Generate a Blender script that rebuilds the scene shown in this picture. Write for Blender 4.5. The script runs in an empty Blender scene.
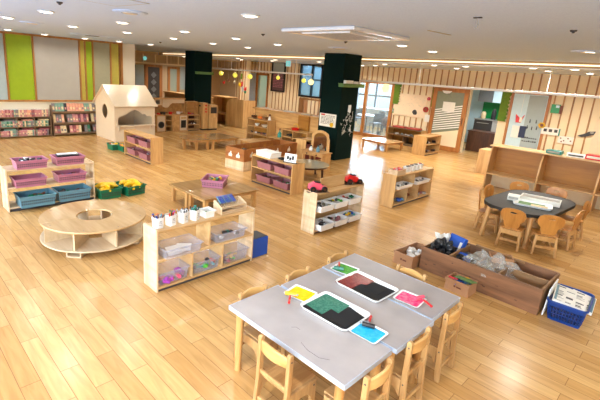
import bpy, bmesh, math, random
from mathutils import Vector, Matrix, noise
C = bpy.context.scene.collection
PI = math.pi
R = math.radians
rnd = random.Random(7)

# ------------------------------------------------------------------ mesh builder
class MB:
    def __init__(s):
        s.v = []; s.f = []; s.M = Matrix.Identity(4)
    def at(s, x=0, y=0, z=0, rz=0, rx=0, ry=0):
        s.M = Matrix.Translation((x, y, z)) @ Matrix.Rotation(rz, 4, 'Z') @ Matrix.Rotation(rx, 4, 'X') @ Matrix.Rotation(ry, 4, 'Y')
        return s
    def add(s, vs, fs):
        n = len(s.v)
        s.v += [tuple(s.M @ Vector(v)) for v in vs]
        s.f += [tuple(n + i for i in f) for f in fs]
        return s
    def box(s, x0, x1, y0, y1, z0, z1):
        return s.add([(x0,y0,z0),(x1,y0,z0),(x1,y1,z0),(x0,y1,z0),(x0,y0,z1),(x1,y0,z1),(x1,y1,z1),(x0,y1,z1)],
                     [(0,3,2,1),(4,5,6,7),(0,1,5,4),(1,2,6,5),(2,3,7,6),(3,0,4,7)])
    def cbox(s, cx, cy, cz, sx, sy, sz):
        return s.box(cx-sx/2, cx+sx/2, cy-sy/2, cy+sy/2, cz-sz/2, cz+sz/2)
    def lathe(s, prof, n=20, cx=0, cy=0, close=False):
        vs = []; fs = []; m = len(prof)
        for i in range(n):
            a = 2*PI*i/n
            for r, z in prof: vs.append((cx+r*math.cos(a), cy+r*math.sin(a), z))
        for i in range(n):
            j = (i+1) % n
            for k in range(m-1 if not close else m):
                k2 = (k+1) % m
                fs.append((i*m+k, j*m+k, j*m+k2, i*m+k2))
        if not close:
            if prof[0][0] > 1e-5: fs.append(tuple(i*m for i in range(n))[::-1])
            if prof[-1][0] > 1e-5: fs.append(tuple(i*m+m-1 for i in range(n)))
        return s.add(vs, fs)
    def cyl(s, cx, cy, z0, z1, r, n=16, r2=None):
        return s.lathe([(r, z0), (r if r2 is None else r2, z1)], n, cx, cy)
    def tube(s, pts, r, n=8):
        pts = [Vector(p) for p in pts]; vs = []; fs = []
        for i, p in enumerate(pts):
            d = (pts[min(i+1, len(pts)-1)] - pts[max(i-1, 0)]).normalized()
            a = d.orthogonal().normalized() if abs(d.z) > .9 else d.cross(Vector((0,0,1))).normalized()
            b = d.cross(a)
            rr = r[i] if isinstance(r, (list, tuple)) else r
            for k in range(n):
                t = 2*PI*k/n
                vs.append(tuple(p + rr*(math.cos(t)*a + math.sin(t)*b)))
        for i in range(len(pts)-1):
            for k in range(n):
                k2 = (k+1) % n
                fs.append((i*n+k, i*n+k2, (i+1)*n+k2, (i+1)*n+k))
        fs.append(tuple(range(n))[::-1]); fs.append(tuple((len(pts)-1)*n+k for k in range(n)))
        return s.add(vs, fs)
    def prism(s, poly, a0, a1, axis='z'):
        n = len(poly)
        def P(u, v, w):
            return (u, v, w) if axis == 'z' else ((u, w, v) if axis == 'y' else (w, u, v))
        vs = [P(u, v, a0) for u, v in poly] + [P(u, v, a1) for u, v in poly]
        fs = [tuple(range(n))[::-1], tuple(range(n, 2*n))] + [(i, (i+1) % n, n+(i+1) % n, n+i) for i in range(n)]
        return s.add(vs, fs)
    def ringprism(s, outer, inner, a0, a1, axis='z'):
        """outer and inner outlines with the same number of points: a plate with a hole"""
        n = len(outer)
        def P(u, v, w):
            return (u, v, w) if axis == 'z' else ((u, w, v) if axis == 'y' else (w, u, v))
        vs = [P(*p, a0) for p in outer] + [P(*p, a0) for p in inner] + [P(*p, a1) for p in outer] + [P(*p, a1) for p in inner]
        fs = []
        for i in range(n):
            j = (i+1) % n
            fs += [(i, n+i, n+j, j), (2*n+i, 2*n+j, 3*n+j, 3*n+i), (i, j, 2*n+j, 2*n+i), (n+i, 3*n+i, 3*n+j, n+j)]
        return s.add(vs, fs)
    def blob(s, c, rad, seed=0, amp=.25, freq=1.5, sub=2):
        bm = bmesh.new(); bmesh.ops.create_icosphere(bm, subdivisions=sub, radius=1)
        vs = []
        for v in bm.verts:
            k = 1 + amp*noise.noise(v.co*freq + Vector((seed*3.1, seed*1.7, seed)))*1.6
            vs.append((c[0]+v.co.x*rad[0]*k, c[1]+v.co.y*rad[1]*k, c[2]+v.co.z*rad[2]*k))
        fs = [tuple(v.index for v in f.verts) for f in bm.faces]
        bm.free()
        return s.add(vs, fs)
    def bin(s, w, d, h, t=.006, flare=.02, z=0):
        """open-topped tapered container, centred, with a lip"""
        def rc(hw, hd, zz): return [(-hw,-hd,zz),(hw,-hd,zz),(hw,hd,zz),(-hw,hd,zz)]
        L = [rc(w/2-flare, d/2-flare, z), rc(w/2-.008, d/2-.008, z+h-.012), rc(w/2, d/2, z+h-.012), rc(w/2, d/2, z+h),
             rc(w/2-.008-t, d/2-.008-t, z+h), rc(w/2-flare-t, d/2-flare-t, z+t)]
        vs = [p for l in L for p in l]; fs = [(0,3,2,1)]
        for k in range(5):
            for i in range(4):
                j = (i+1) % 4
                fs.append((k*4+i, k*4+j, k*4+4+j, k*4+4+i))
        fs.append((20,21,22,23))
        return s.add(vs, fs)
    def build(s, name, m, parent=None, bevel=0, smooth=False, seg=2):
        me = bpy.data.meshes.new(name); me.from_pydata(s.v, [], s.f)
        bm = bmesh.new(); bm.from_mesh(me); bmesh.ops.recalc_face_normals(bm, faces=bm.faces); bm.to_mesh(me); bm.free()
        me.materials.append(m)
        o = bpy.data.objects.new(name, me); C.objects.link(o)
        if parent: o.parent = parent
        if bevel:
            b = o.modifiers.new('bevel', 'BEVEL'); b.width = bevel; b.segments = seg; b.limit_method = 'ANGLE'; b.angle_limit = R(40)
        if smooth:
            for p in me.polygons: p.use_smooth = True
            try: me.set_sharp_from_angle(angle=R(40))
            except Exception: pass
        return o

def thing(name, label, cat, loc=(0,0,0), rz=0, group=None):
    o = bpy.data.objects.new(name, None); C.objects.link(o); o.empty_display_size = .1
    o.location = loc; o.rotation_euler = (0,0,rz); o['label'] = label; o['category'] = cat
    if group: o['group'] = group
    return o
def tag(o, label, cat, group=None, loc=None, rz=None, kind=None):
    o['label'] = label; o['category'] = cat
    if group: o['group'] = group
    if kind: o['kind'] = kind
    if loc is not None: o.location = loc
    if rz is not None: o.rotation_euler = (0,0,rz)
    return o
def struct(name, mb, m, parent=None, bevel=0, kind='structure'):
    o = mb.build(name, m, parent, bevel)
    o['kind'] = kind
    return o
def dup(root, loc=None, rz=None, label=None, group=None):
    r = root.copy(); C.objects.link(r)
    if loc is not None: r.location = loc
    if rz is not None: r.rotation_euler = (0,0,rz)
    if label: r['label'] = label
    if group: r['group'] = group
    for ch in list(root.children):
        c = ch.copy(); C.objects.link(c); c.parent = r
        for g in ch.children:
            d = g.copy(); C.objects.link(d); d.parent = c
    return r

# ------------------------------------------------------------------ materials
def lin(c):
    return tuple((x/255/12.92 if x/255 <= .04045 else ((x/255+.055)/1.055)**2.4) for x in c) + (1,)
def base_mat(name):
    m = bpy.data.materials.new(name); m.use_nodes = True
    nt = m.node_tree; b = nt.nodes['Principled BSDF']
    return m, nt, b
def mat(name, rgb, rough=.5, metal=0, var=.06, scale=12, bump=0, spec=.5, sheen=0):
    m, nt, b = base_mat(name)
    b.inputs['Roughness'].default_value = rough; b.inputs['Metallic'].default_value = metal
    b.inputs['Specular IOR Level'].default_value = spec
    c = lin(rgb)
    tc = nt.nodes.new('ShaderNodeTexCoord'); n = nt.nodes.new('ShaderNodeTexNoise')
    n.inputs['Scale'].default_value = scale; n.inputs['Detail'].default_value = 4
    nt.links.new(tc.outputs['Object'], n.inputs['Vector'])
    r = nt.nodes.new('ShaderNodeValToRGB')
    r.color_ramp.elements[0].position = .3; r.color_ramp.elements[1].position = .7
    r.color_ramp.elements[0].color = tuple(x*(1-var) for x in c[:3])+(1,)
    r.color_ramp.elements[1].color = tuple(min(1, x*(1+var)) for x in c[:3])+(1,)
    nt.links.new(n.outputs['Fac'], r.inputs['Fac']); nt.links.new(r.outputs['Color'], b.inputs['Base Color'])
    if bump:
        bp = nt.nodes.new('ShaderNodeBump'); bp.inputs['Strength'].default_value = bump; bp.inputs['Distance'].default_value = .01
        nt.links.new(n.outputs['Fac'], bp.inputs['Height']); nt.links.new(bp.outputs['Normal'], b.inputs['Normal'])
    return m
def wood(name, light, dark, axis='x', scale=6, rough=.42, stripes=0, coat=0):
    m, nt, b = base_mat(name)
    b.inputs['Roughness'].default_value = rough
    if coat: b.inputs['Coat Weight'].default_value = coat; b.inputs['Coat Roughness'].default_value = .12
    tc = nt.nodes.new('ShaderNodeTexCoord'); mp = nt.nodes.new('ShaderNodeMapping')
    oi = nt.nodes.new('ShaderNodeObjectInfo'); sc = {'x': (.12,1,1), 'y': (1,.12,1), 'z': (1,1,.12)}[axis]
    mp.inputs['Scale'].default_value = tuple(scale*k for k in sc)
    nt.links.new(tc.outputs['Object'], mp.inputs['Vector'])
    ml = nt.nodes.new('ShaderNodeMath'); ml.operation = 'MULTIPLY'; ml.inputs[1].default_value = 37
    nt.links.new(oi.outputs['Random'], ml.inputs[0])
    nt.links.new(ml.outputs[0], mp.inputs['Location'])
    n = nt.nodes.new('ShaderNodeTexNoise'); n.inputs['Scale'].default_value = 1.6; n.inputs['Detail'].default_value = 6
    n.inputs['Distortion'].default_value = .7; nt.links.new(mp.outputs[0], n.inputs['Vector'])
    n2 = nt.nodes.new('ShaderNodeTexNoise'); n2.inputs['Scale'].default_value = 9; n2.inputs['Detail'].default_value = 3
    nt.links.new(mp.outputs[0], n2.inputs['Vector'])
    mx = nt.nodes.new('ShaderNodeMath'); mx.operation = 'MULTIPLY_ADD'; mx.inputs[1].default_value = .35
    nt.links.new(n2.outputs['Fac'], mx.inputs[0]); nt.links.new(n.outputs['Fac'], mx.inputs[2])
    r = nt.nodes.new('ShaderNodeValToRGB'); r.color_ramp.elements[0].position = .48; r.color_ramp.elements[1].position = .85
    r.color_ramp.elements[0].color = lin(light); r.color_ramp.elements[1].color = lin(dark)
    nt.links.new(mx.outputs[0], r.inputs['Fac'])
    out = r.outputs['Color']
    if stripes:   # boards glued side by side, each with its own tone
        bt = nt.nodes.new('ShaderNodeTexBrick'); mp2 = nt.nodes.new('ShaderNodeMapping')
        nt.links.new(tc.outputs['Object'], mp2.inputs['Vector'])
        if axis == 'y': mp2.inputs['Rotation'].default_value = (0,0,PI/2)
        if axis == 'z': mp2.inputs['Rotation'].default_value = (PI/2,PI/2,0)
        bt.inputs['Scale'].default_value = 1; bt.inputs['Brick Width'].default_value = stripes*7; bt.inputs['Row Height'].default_value = stripes
        bt.inputs['Mortar Size'].default_value = 0; bt.inputs['Color1'].default_value = (.86,.84,.8,1); bt.inputs['Color2'].default_value = (1.08,1.08,1.08,1)
        nt.links.new(mp2.outputs[0], bt.inputs['Vector'])
        mu = nt.nodes.new('ShaderNodeMixRGB'); mu.blend_type = 'MULTIPLY'; mu.inputs[0].default_value = 1
        nt.links.new(out, mu.inputs[1]); nt.links.new(bt.outputs['Color'], mu.inputs[2]); out = mu.outputs[0]
    nt.links.new(out, b.inputs['Base Color'])
    return m
def floor_mat():
    m, nt, b = base_mat('oak_plank_floor'); L = nt.links.new
    tc = nt.nodes.new('ShaderNodeTexCoord'); bt = nt.nodes.new('ShaderNodeTexBrick')
    bt.offset = .37; bt.offset_frequency = 2
    bt.inputs['Scale'].default_value = 1; bt.inputs['Brick Width'].default_value = .82; bt.inputs['Row Height'].default_value = .128
    bt.inputs['Mortar Size'].default_value = .0022; bt.inputs['Mortar Smooth'].default_value = .3; bt.inputs['Bias'].default_value = 0
    bt.inputs['Color1'].default_value = lin((190,144,84)); bt.inputs['Color2'].default_value = lin((212,170,110))
    bt.inputs['Mortar'].default_value = lin((138,98,58))
    L(tc.outputs['Object'], bt.inputs['Vector'])
    mp = nt.nodes.new('ShaderNodeMapping'); mp.inputs['Scale'].default_value = (1.2, 11, 1)
    L(tc.outputs['Object'], mp.inputs['Vector'])
    # shift the grain plank by plank
    vm = nt.nodes.new('ShaderNodeVectorMath'); vm.operation = 'MULTIPLY_ADD'; vm.inputs[1].default_value = (31,31,31)
    L(bt.outputs['Color'], vm.inputs[0]); L(mp.outputs[0], vm.inputs[2])
    n = nt.nodes.new('ShaderNodeTexNoise'); n.inputs['Scale'].default_value = 1.8; n.inputs['Detail'].default_value = 7; n.inputs['Distortion'].default_value = 1.2
    L(vm.outputs[0], n.inputs['Vector'])
    r = nt.nodes.new('ShaderNodeValToRGB'); r.color_ramp.elements[0].position = .35; r.color_ramp.elements[1].position = .72
    r.color_ramp.elements[0].color = (1.05,1.04,1.02,1); r.color_ramp.elements[1].color = (.80,.76,.70,1)
    L(n.outputs['Fac'], r.inputs['Fac'])
    mu = nt.nodes.new('ShaderNodeMixRGB'); mu.blend_type = 'MULTIPLY'; mu.inputs[0].default_value = 1
    L(bt.outputs['Color'], mu.inputs[1]); L(r.outputs['Color'], mu.inputs[2]); L(mu.outputs[0], b.inputs['Base Color'])
    b.inputs['Roughness'].default_value = .24
    b.inputs['Specular IOR Level'].default_value = .5
    bp = nt.nodes.new('ShaderNodeBump'); bp.inputs['Strength'].default_value = .25; bp.inputs['Distance'].default_value = .003
    inv = nt.nodes.new('ShaderNodeMath'); inv.operation = 'SUBTRACT'; inv.inputs[0].default_value = 1
    L(bt.outputs['Fac'], inv.inputs[1]); L(inv.outputs[0], bp.inputs['Height']); L(bp.outputs['Normal'], b.inputs['Normal'])
    return m
def glow(name, rgb, strength):
    m, nt, b = base_mat(name)
    b.inputs['Base Color'].default_value = lin(rgb); b.inputs['Emission Color'].default_value = lin(rgb); b.inputs['Emission Strength'].default_value = strength
    n = nt.nodes.new('ShaderNodeTexNoise'); n.inputs['Scale'].default_value = 2
    return m
def clear(name, rgb=(235,240,245), rough=.15, alpha=.35):
    m, nt, b = base_mat(name)
    b.inputs['Base Color'].default_value = lin(rgb); b.inputs['Roughness'].default_value = rough
    tr = nt.nodes.new('ShaderNodeBsdfTransparent'); tr.inputs['Color'].default_value = lin(rgb)
    mx = nt.nodes.new('ShaderNodeMixShader'); mx.inputs[0].default_value = alpha
    out = nt.nodes['Material Output']
    nt.links.new(tr.outputs[0], mx.inputs[1]); nt.links.new(b.outputs[0], mx.inputs[2]); nt.links.new(mx.outputs[0], out.inputs['Surface'])
    return m
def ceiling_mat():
    m = mat('speckled_ceiling_daylight_tint', (198,220,255), .95, var=.05, scale=60, bump=.15)  # white ceiling; the cool daylight cast is mixed into its blue base colour
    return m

M = {}
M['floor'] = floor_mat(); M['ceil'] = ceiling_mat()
M['birch'] = wood('birch_ply', (220,186,134), (190,148,94), 'x', 5, .4)
M['birchz'] = wood('birch_ply_upright', (220,186,134), (190,148,94), 'z', 5, .4)
M['honey'] = wood('honey_wood', (214,170,110), (182,134,78), 'x', 5, .4)
M['honeyz'] = wood('honey_wood_upright', (216,174,116), (186,140,84), 'z', 5, .4)
M['pale'] = wood('pale_beech', (222,196,160), (196,166,128), 'x', 6, .45)
M['palez'] = wood('pale_beech_upright', (228,203,168), (202,172,132), 'z', 6, .45, stripes=.035)
M['chair'] = wood('rubberwood', (198,158,104), (166,122,72), 'z', 7, .38)
M['chairx'] = wood('rubberwood_boards', (204,164,108), (172,126,74), 'y', 7, .38, stripes=.045)
M['rail'] = wood('rubberwood_rail', (218,174,108), (192,142,80), 'x', 7, .35)
M['orange'] = wood('bent_plywood_orange', (196,134,64), (164,104,44), 'z', 5, .35)
M['blond'] = wood('blond_leg_wood', (208,160,98), (178,128,70), 'z', 5, .4)
M['tabletop'] = wood('lacquered_tabletop', (180,142,92), (154,114,66), 'x', 4, .16, coat=.6)
M['ringtop'] = wood('ring_tabletop', (210,174,124), (186,146,96), 'x', 4, .22, coat=.4)
M['ringpale'] = wood('ring_pale_ply', (218,196,160), (196,170,130), 'x', 4, .4)
M['planter'] = wood('weathered_brown_ply', (150,104,70), (108,72,46), 'x', 6, .55)
M['planterin'] = wood('inner_ply', (160,120,78), (128,92,56), 'x', 5, .6)
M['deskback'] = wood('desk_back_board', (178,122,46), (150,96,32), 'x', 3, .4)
M['doorwood'] = wood('door_oak', (184,122,62), (150,92,44), 'z', 5, .4)
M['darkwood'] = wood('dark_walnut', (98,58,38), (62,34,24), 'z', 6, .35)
M['slat'] = wood('wall_slat_wood', (184,136,84), (154,108,62), 'z', 5, .5)
M['crateo'] = wood('orange_stained_ply', (166,106,52), (140,82,38), 'x', 5, .4)
M['bookwood'] = wood('bookcase_brown', (140,108,78), (108,80,56), 'x', 5, .5)
M['cream'] = mat('cream_wall', (238,220,184), .8, var=.02, scale=2)
M['creamw'] = mat('white_wall', (222,212,190), .8, var=.02, scale=2)
M['beige'] = mat('beige_wall', (190,166,134), .85, var=.03, scale=3)
M['lime'] = mat('lime_panel', (140,165,20), .6, var=.04, scale=8)
M['greyp'] = mat('warm_grey_panel', (164,160,152), .7, var=.03, scale=4)
M['bluep'] = mat('blue_grey_panel', (160,176,180), .7, var=.03)
M['olivep'] = mat('olive_grey_panel', (150,146,120), .7, var=.03)
M['mustard'] = mat('mustard_panel', (172,158,66), .7, var=.05)
M['framew'] = wood('panel_frame_wood', (176,122,62), (146,96,44), 'z', 5, .5)
M['house'] = mat('playhouse_cream_paint', (222,200,170), .28, var=.02)
M['colg'] = mat('dark_green_column', (3,28,25), .9, var=.08, scale=5, spec=.15)
M['white'] = mat('white_paint', (240,238,232), .5, var=.02)
M['whitep'] = mat('white_plastic', (240,240,238), .3, var=.02)
M['pink'] = mat('dusty_pink_plastic', (180,112,134), .35, var=.05)
M['rose'] = mat('old_rose_plastic', (160,102,106), .4, var=.05)
M['blue'] = mat('sky_blue_plastic', (92,136,152), .35, var=.05)
M['green'] = mat('dark_green_plastic', (14,110,74), .35, var=.06)
M['navy'] = mat('royal_blue_box', (20,76,170), .45, var=.05)
M['bluebask'] = mat('blue_basket_plastic', (8,58,134), .3, var=.05)
M['yellow'] = mat('yellow_plastic', (226,178,20), .4, var=.08)
M['red'] = mat('red_plastic', (206,30,28), .3, var=.06)
M['hotpink'] = mat('hot_pink_plastic', (236,86,112), .3, var=.05)
M['black'] = mat('black_plastic', (18,18,20), .35, var=.1)
M['blackcloth'] = mat('black_wrap_sheet', (22,22,20), .55, var=.25, scale=9, bump=.5)
M['dark'] = mat('dark_grey', (58,56,58), .5, var=.05)
M['grey'] = mat('light_grey', (170,172,172), .5, var=.04)
M['purple'] = mat('violet_plastic', (170,70,176), .4, var=.08)
M['teal'] = mat('teal_plastic', (46,140,130), .4, var=.08)
M['lav'] = mat('pale_lavender_plastic', (190,180,206), .4, var=.05)
M['orangep'] = mat('orange_plastic', (226,120,50), .4, var=.06)
M['brownp'] = mat('brown_toy', (110,60,40), .5, var=.08)
M['card'] = mat('cardboard', (176,130,92), .8, var=.05, scale=20)
M['paper'] = mat('white_paper', (236,232,222), .7, var=.03)
M['cover'] = mat('plastic_film_cover', (166,158,154), .34, var=.10, scale=4.5, bump=.25)
M['coveredge'] = mat('film_cover_hem', (180,192,208), .3, var=.03)
M['leaf'] = mat('olive_green_felt', (90,120,24), .8, var=.15, scale=20)
M['leafl'] = mat('light_green_trough', (96,134,74), .6, var=.08)
M['doorblue'] = mat('pale_blue_door', (196,222,232), .45, var=.03)
M['metal'] = mat('grey_cabinet_metal', (120,124,128), .3, metal=.3, var=.03)
M['steel'] = mat('brushed_steel', (180,184,186), .3, metal=.7, var=.03)
M['kgreen'] = mat('green_backsplash', (20,140,70), .3, var=.05)
M['gold'] = mat('gold_sticker', (200,180,60), .5)
M['clear'] = clear('clear_plastic', (242,242,246), .12, .15)
M['film'] = clear('crumpled_clear_film', (240,236,228), .06, .26)
M['glass'] = clear('window_glass', (225,240,250), .03, .12)
M['mirror'] = mat('mirror_glass', (200,200,196), .06, metal=1, var=0)
M['frost'] = clear('frosted_glass', (200,214,204), .3, .55)
M['lamp'] = glow('downlight_glow', (255,246,226), 9)
M['led'] = glow('cove_led_glow', (255,232,190), 2.6)
M['bulb'] = glow('yellow_bulb_glow', (238,226,90), 1.15)
M['bulbw'] = glow('warm_white_bulb_glow', (255,240,170), 1.6)
M['exit'] = glow('exit_sign_glow', (120,205,215), .8)
M['spk_black'] = mat('near_black_paper', (28,28,30), .6, var=.1)
def paint(name, a, b_, scale=14, rough=.25):
    m, nt, b = base_mat(name); b.inputs['Roughness'].default_value = rough
    tc = nt.nodes.new('ShaderNodeTexCoord'); n = nt.nodes.new('ShaderNodeTexNoise'); n.inputs['Scale'].default_value = scale
    n.inputs['Detail'].default_value = 8; n.inputs['Distortion'].default_value = 1.4; nt.links.new(tc.outputs['Object'], n.inputs['Vector'])
    r = nt.nodes.new('ShaderNodeValToRGB'); r.color_ramp.elements[0].position = .40; r.color_ramp.elements[1].position = .62
    r.color_ramp.elements[0].color = lin(a); r.color_ramp.elements[1].color = lin(b_)
    nt.links.new(n.outputs['Fac'], r.inputs['Fac']); nt.links.new(r.outputs['Color'], b.inputs['Base Color'])
    bp = nt.nodes.new('ShaderNodeBump'); bp.inputs['Strength'].default_value = .3; bp.inputs['Distance'].default_value = .003
    nt.links.new(n.outputs['Fac'], bp.inputs['Height']); nt.links.new(bp.outputs['Normal'], b.inputs['Normal'])
    return m
M['pyellow'] = paint('yellow_paint', (240,205,20), (250,225,30), 16)
M['pgreen'] = paint('bright_green_paint', (60,150,50), (96,190,70), 18)
M['ppink'] = paint('pink_paint', (232,60,120), (246,120,150), 18)
M['pblue'] = paint('cyan_paint', (30,170,220), (60,190,235), 18)
M['pdkgreen'] = paint('brushed_green_paint', (50,110,92), (70,134,112), 40)
M['pred'] = paint('brushed_red_paint', (120,34,36), (146,56,52), 40)
M['pblack'] = mat('black_art_paper', (14,14,16), .75, var=.1)

# ------------------------------------------------------------------ the room
ZC, ZB, YB, XL = 2.74, 2.62, 14.0, -13.0
struct('floor', MB().box(-19.5, 4.5, -2.2, 18.6, -.1, 0), M['floor'])
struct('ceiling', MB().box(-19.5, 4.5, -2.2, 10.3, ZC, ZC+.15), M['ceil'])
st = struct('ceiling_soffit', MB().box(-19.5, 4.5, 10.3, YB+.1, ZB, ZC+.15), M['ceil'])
struct('trim_7', MB().box(-18.4, 4.4, 10.288, 10.3, ZB, ZC), mat('warm_fascia', (176,146,110), .8, var=.03), st)
struct('trim_1', MB().box(-18, 4.4, 10.27, 10.288, ZB+.05, ZB+.075), M['led'], st)
struct('trim_2', MB().box(-18, 4.4, 10.27, 10.3, ZB-.012, ZB+.01), M['white'], st)
struct('ceiling_rooms', MB().box(-12, -2.5, YB+.1, 18.6, 2.5, 2.6), M['white'])
# left wall with its coloured panels
wl = struct('wall_left', MB().box(XL-.15, XL, -2.2, 6.42, 0, ZC), M['creamw'])
def panel(y0, y1, m, i):
    struct('trim_%d' % i, MB().box(XL, XL+.02, y0+.03, y1-.03, .99, ZC-.05), M[m], wl)
bounds = [(-2.1,-.6,'lime'),(-.6,1.2,'greyp'),(1.2,2.82,'bluep'),(2.82,3.48,'lime'),(3.48,4.70,'greyp'),(4.70,4.86,'mustard'),(4.86,5.08,'lime'),(5.08,5.62,'olivep'),(5.62,5.9,'mustard')]
fr = MB().box(XL, XL+.045, -2.1, 6.0, ZC-.055, ZC-.002).box(XL, XL+.045, -2.1, 6.0, .95, 1.0)
for k, (a, b, m) in enumerate(bounds):
    panel(a, b, m, 10+k); fr.box(XL, XL+.04, b-.02, b+.02, 1, ZC-.05)
fr.box(XL, XL+.04, 5.9, 6.0, 1, ZC-.05)
struct('trim_3', fr, M['framew'], wl)
struct('baseboard_left', MB().box(XL, XL+.015, -2.2, 6.42, 0, .08), M['cream'])
# far left wall beyond the opening
wf = struct('wall_far_left', MB().box(-18.6, -18.5, 6.4, YB, 0, ZC), M['beige'])
struct('wall_hall', MB().box(-18.6, XL-.15, 6.3, 6.42, 0, ZC), M['beige'])
fx = -18.5
hd = MB().box(fx, fx+.05, 6.6, YB, 2.18, 2.25)
for y in [8.9 + .62*k for k in range(8)]: hd.box(fx, fx+.035, y-.03, y+.03, 2.25, ZB)
struct('trim_4', hd, M['cream'], wf)
sl = MB()
for k in range(9): sl.box(fx, fx+.03, 10.75+.16*k, 10.8+.16*k, 2.27, ZB)
struct('trim_5', sl, M['beige'], wf)
struct('door_1', MB().box(fx, fx+.03, 8.7, 9.15, 0, 2.12), M['spk_black'])
struct('window_1', MB().box(fx, fx+.03, 9.15, 9.55, .2, 2.12), M['bluep'])
d = struct('door_2', MB().box(fx, fx+.05, 9.6, 9.75, 0, 2.15).box(fx, fx+.05, 10.35, 10.5, 0, 2.15).box(fx, fx+.05, 9.6, 10.5, 2.05, 2.15).box(fx, fx+.05, 9.75, 10.35, 0, .35), M['doorwood'])
struct('window_pane', MB().box(fx+.01, fx+.03, 9.75, 10.35, .35, 2.05), M['dark'], d)


dm = MB()
for k in range(4):
    z = .7+.33*k; dm.prism([(10.05, z-.15), (10.2, z), (10.05, z+.15), (9.9, z)], fx+.03, fx+.036, 'x')
struct('pane_pattern', dm, M['metal'], d)
d = struct('door_3', MB().box(fx, fx+.05, 10.8, 10.92, 0, 2.12).box(fx, fx+.05, 11.3, 11.45, 0, 2.12).box(fx, fx+.05, 10.8, 11.45, 2.02, 2.12), M['doorwood'])
struct('window_pane', MB().box(fx+.01, fx+.03, 10.92, 11.3, .2, 2.02), M['frost'], d)
struct('window_2', MB().box(fx, fx+.03, 11.5, 12.3, 1.05, 2.15), M['bluep'])
# back wall of narrow wooden battens, in the pieces between its doorways
BW = [(-17.2,-15.62,0,ZB),(-15.62,-14.72,2.06,ZB),(-14.72,-12.72,0,ZB),(-12.72,-11.5,0,1.25),(-12.72,-11.5,2.58,ZB),(-11.5,-10.3,0,ZB),(-10.3,-8.05,2.06,ZB),
      (-8.05,-5.38,0,ZB),(-5.38,-4.45,2.06,ZB),(-4.45,4.5,0,ZB)]
bw = MB()
for a, b, z0, z1 in BW: bw.box(a, b, YB, YB+.12, z0, z1)
wb = struct('wall_back', bw, M['cream'])
struct('wall_back_end', MB().box(-18.6, -17.2, YB, YB+.12, 0, ZB), M['beige'])
ba = MB(); x = -17.1; holes = [(-16.42,-14.6,2.1),(-10.35,-8.0,2.1),(-6.6,-3.12,2.1)]
while x < 4.3:
    z0 = 0
    for a, b, h in holes:
        if a < x+.045 and x < b: z0 = h
    zz = [(z0, ZB)]
    if -12.85 < x < -11.4: zz = [(0, 1.2), (2.63, ZB-.001)]
    if -14.55 < x < -13.6: zz = [(0, 1.3)]
    if -8.0 < x < -6.78: zz = [(0, .95), (1.74, ZB)]
    if x > -2.05 and z0 == 0: zz = [(1.55, ZB)]
    for a, b in zz: ba.box(x, x+.036, YB-.02, YB, a, b)
    x += .222
struct('trim_6', ba, M['slat'], wb)
struct('baseboard_back', MB().box(-8.05, -6.6, YB-.03, YB, 0, .09).box(-3.1, 4.4, YB-.03, YB, 0, .09), M['slat'])
struct('wall_right', MB().box(4.4, 4.5, -2.2, YB, 0, ZC), M['creamw'])
# window wall behind the camera: daylight comes in through these openings
ww = MB().box(XL, 4.5, -2.3, -2.2, 0, .5).box(XL, 4.5, -2.3, -2.2, 2.45, ZC)
for a, b in [(-13,-12.2),(-9.6,-9.2),(-6.6,-6.2),(-3.4,-3.0),(-.2,.2),(3.4,4.5)]: ww.box(a, b, -2.3, -2.2, .5, 2.45)
struct('wall_window', ww, M['creamw'])
# doorways in the back wall: oak frames
def frame(i, x0, x1, h, w=.1, depth=.16, m='doorwood', mull=()):
    f = MB().box(x0, x0+w, YB-.04, YB+depth, 0, h).box(x1-w, x1, YB-.04, YB+depth, 0, h).box(x0, x1, YB-.04, YB+depth, h-w, h)
    for a in mull: f.box(a-w*.55, a+w*.55, YB-.02, YB+.08, 0, h)
    return struct('door_%d' % i, f, M[m])
gd = frame(4, -10.3, -8.08, 2.12, .11, mull=(-9.28,))
struct('window_pane', MB().box(-10.19, -9.35, YB+.02, YB+.03, .1, 2.01).box(-9.22, -8.19, YB+.02, YB+.03, .1, 2.01), M['glass'], gd)
struct('door_sill', MB().box(-10.19, -9.35, YB-.01, YB+.07, 0, .12).box(-9.22, -8.19, YB-.01, YB+.07, 0, .12), M['doorwood'], gd)
frame(5, -4.2, -3.18, 2.1, .07)
bd = struct('door_6', MB().box(-4.13, -3.25, YB-.02, YB-.001, 0, 2.03), M['doorblue'])
struct('window_blue', MB().box(-3.72, -3.27, YB-.03, YB-.02, .1, 2.0), M['bluep'], bd)
frame(7, -15.6, -14.72, 2.1, .1)
struct('window_3', MB().box(-15.5, -14.82, YB+.02, YB+.03, .1, 2.0), M['frost'])
struct('door_8', MB().box(-16.35, -15.62, YB-.03, YB-.001, 0, 2.08), mat('pale_blue_wall', (172,190,214), .6))
struct('wall_closet', MB().box(-15.7, -14.6, 15.2, 15.3, 0, 2.3), M['bluep'])
# window with its black frame in the back wall
wi = struct('window_4', MB().box(-12.75, -12.66, YB-.05, YB+.06, 1.22, 2.6).box(-12.08, -12.0, YB-.05, YB+.06, 1.22, 2.6).box(-11.55, -11.46, YB-.05, YB+.06, 1.22, 2.6)
            .box(-12.75, -11.46, YB-.05, YB+.06, 1.22, 1.3).box(-12.75, -11.46, YB-.05, YB+.06, 2.54, 2.61).box(-12.0, -11.5, YB-.04, YB+.05, 1.95, 2.0), M['black'])
struct('window_pane', MB().box(-12.7, -11.5, YB+.01, YB+.02, 1.25, 2.58), clear('bluish_window_glass', (160,190,206), .05, .35), wi)
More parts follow.
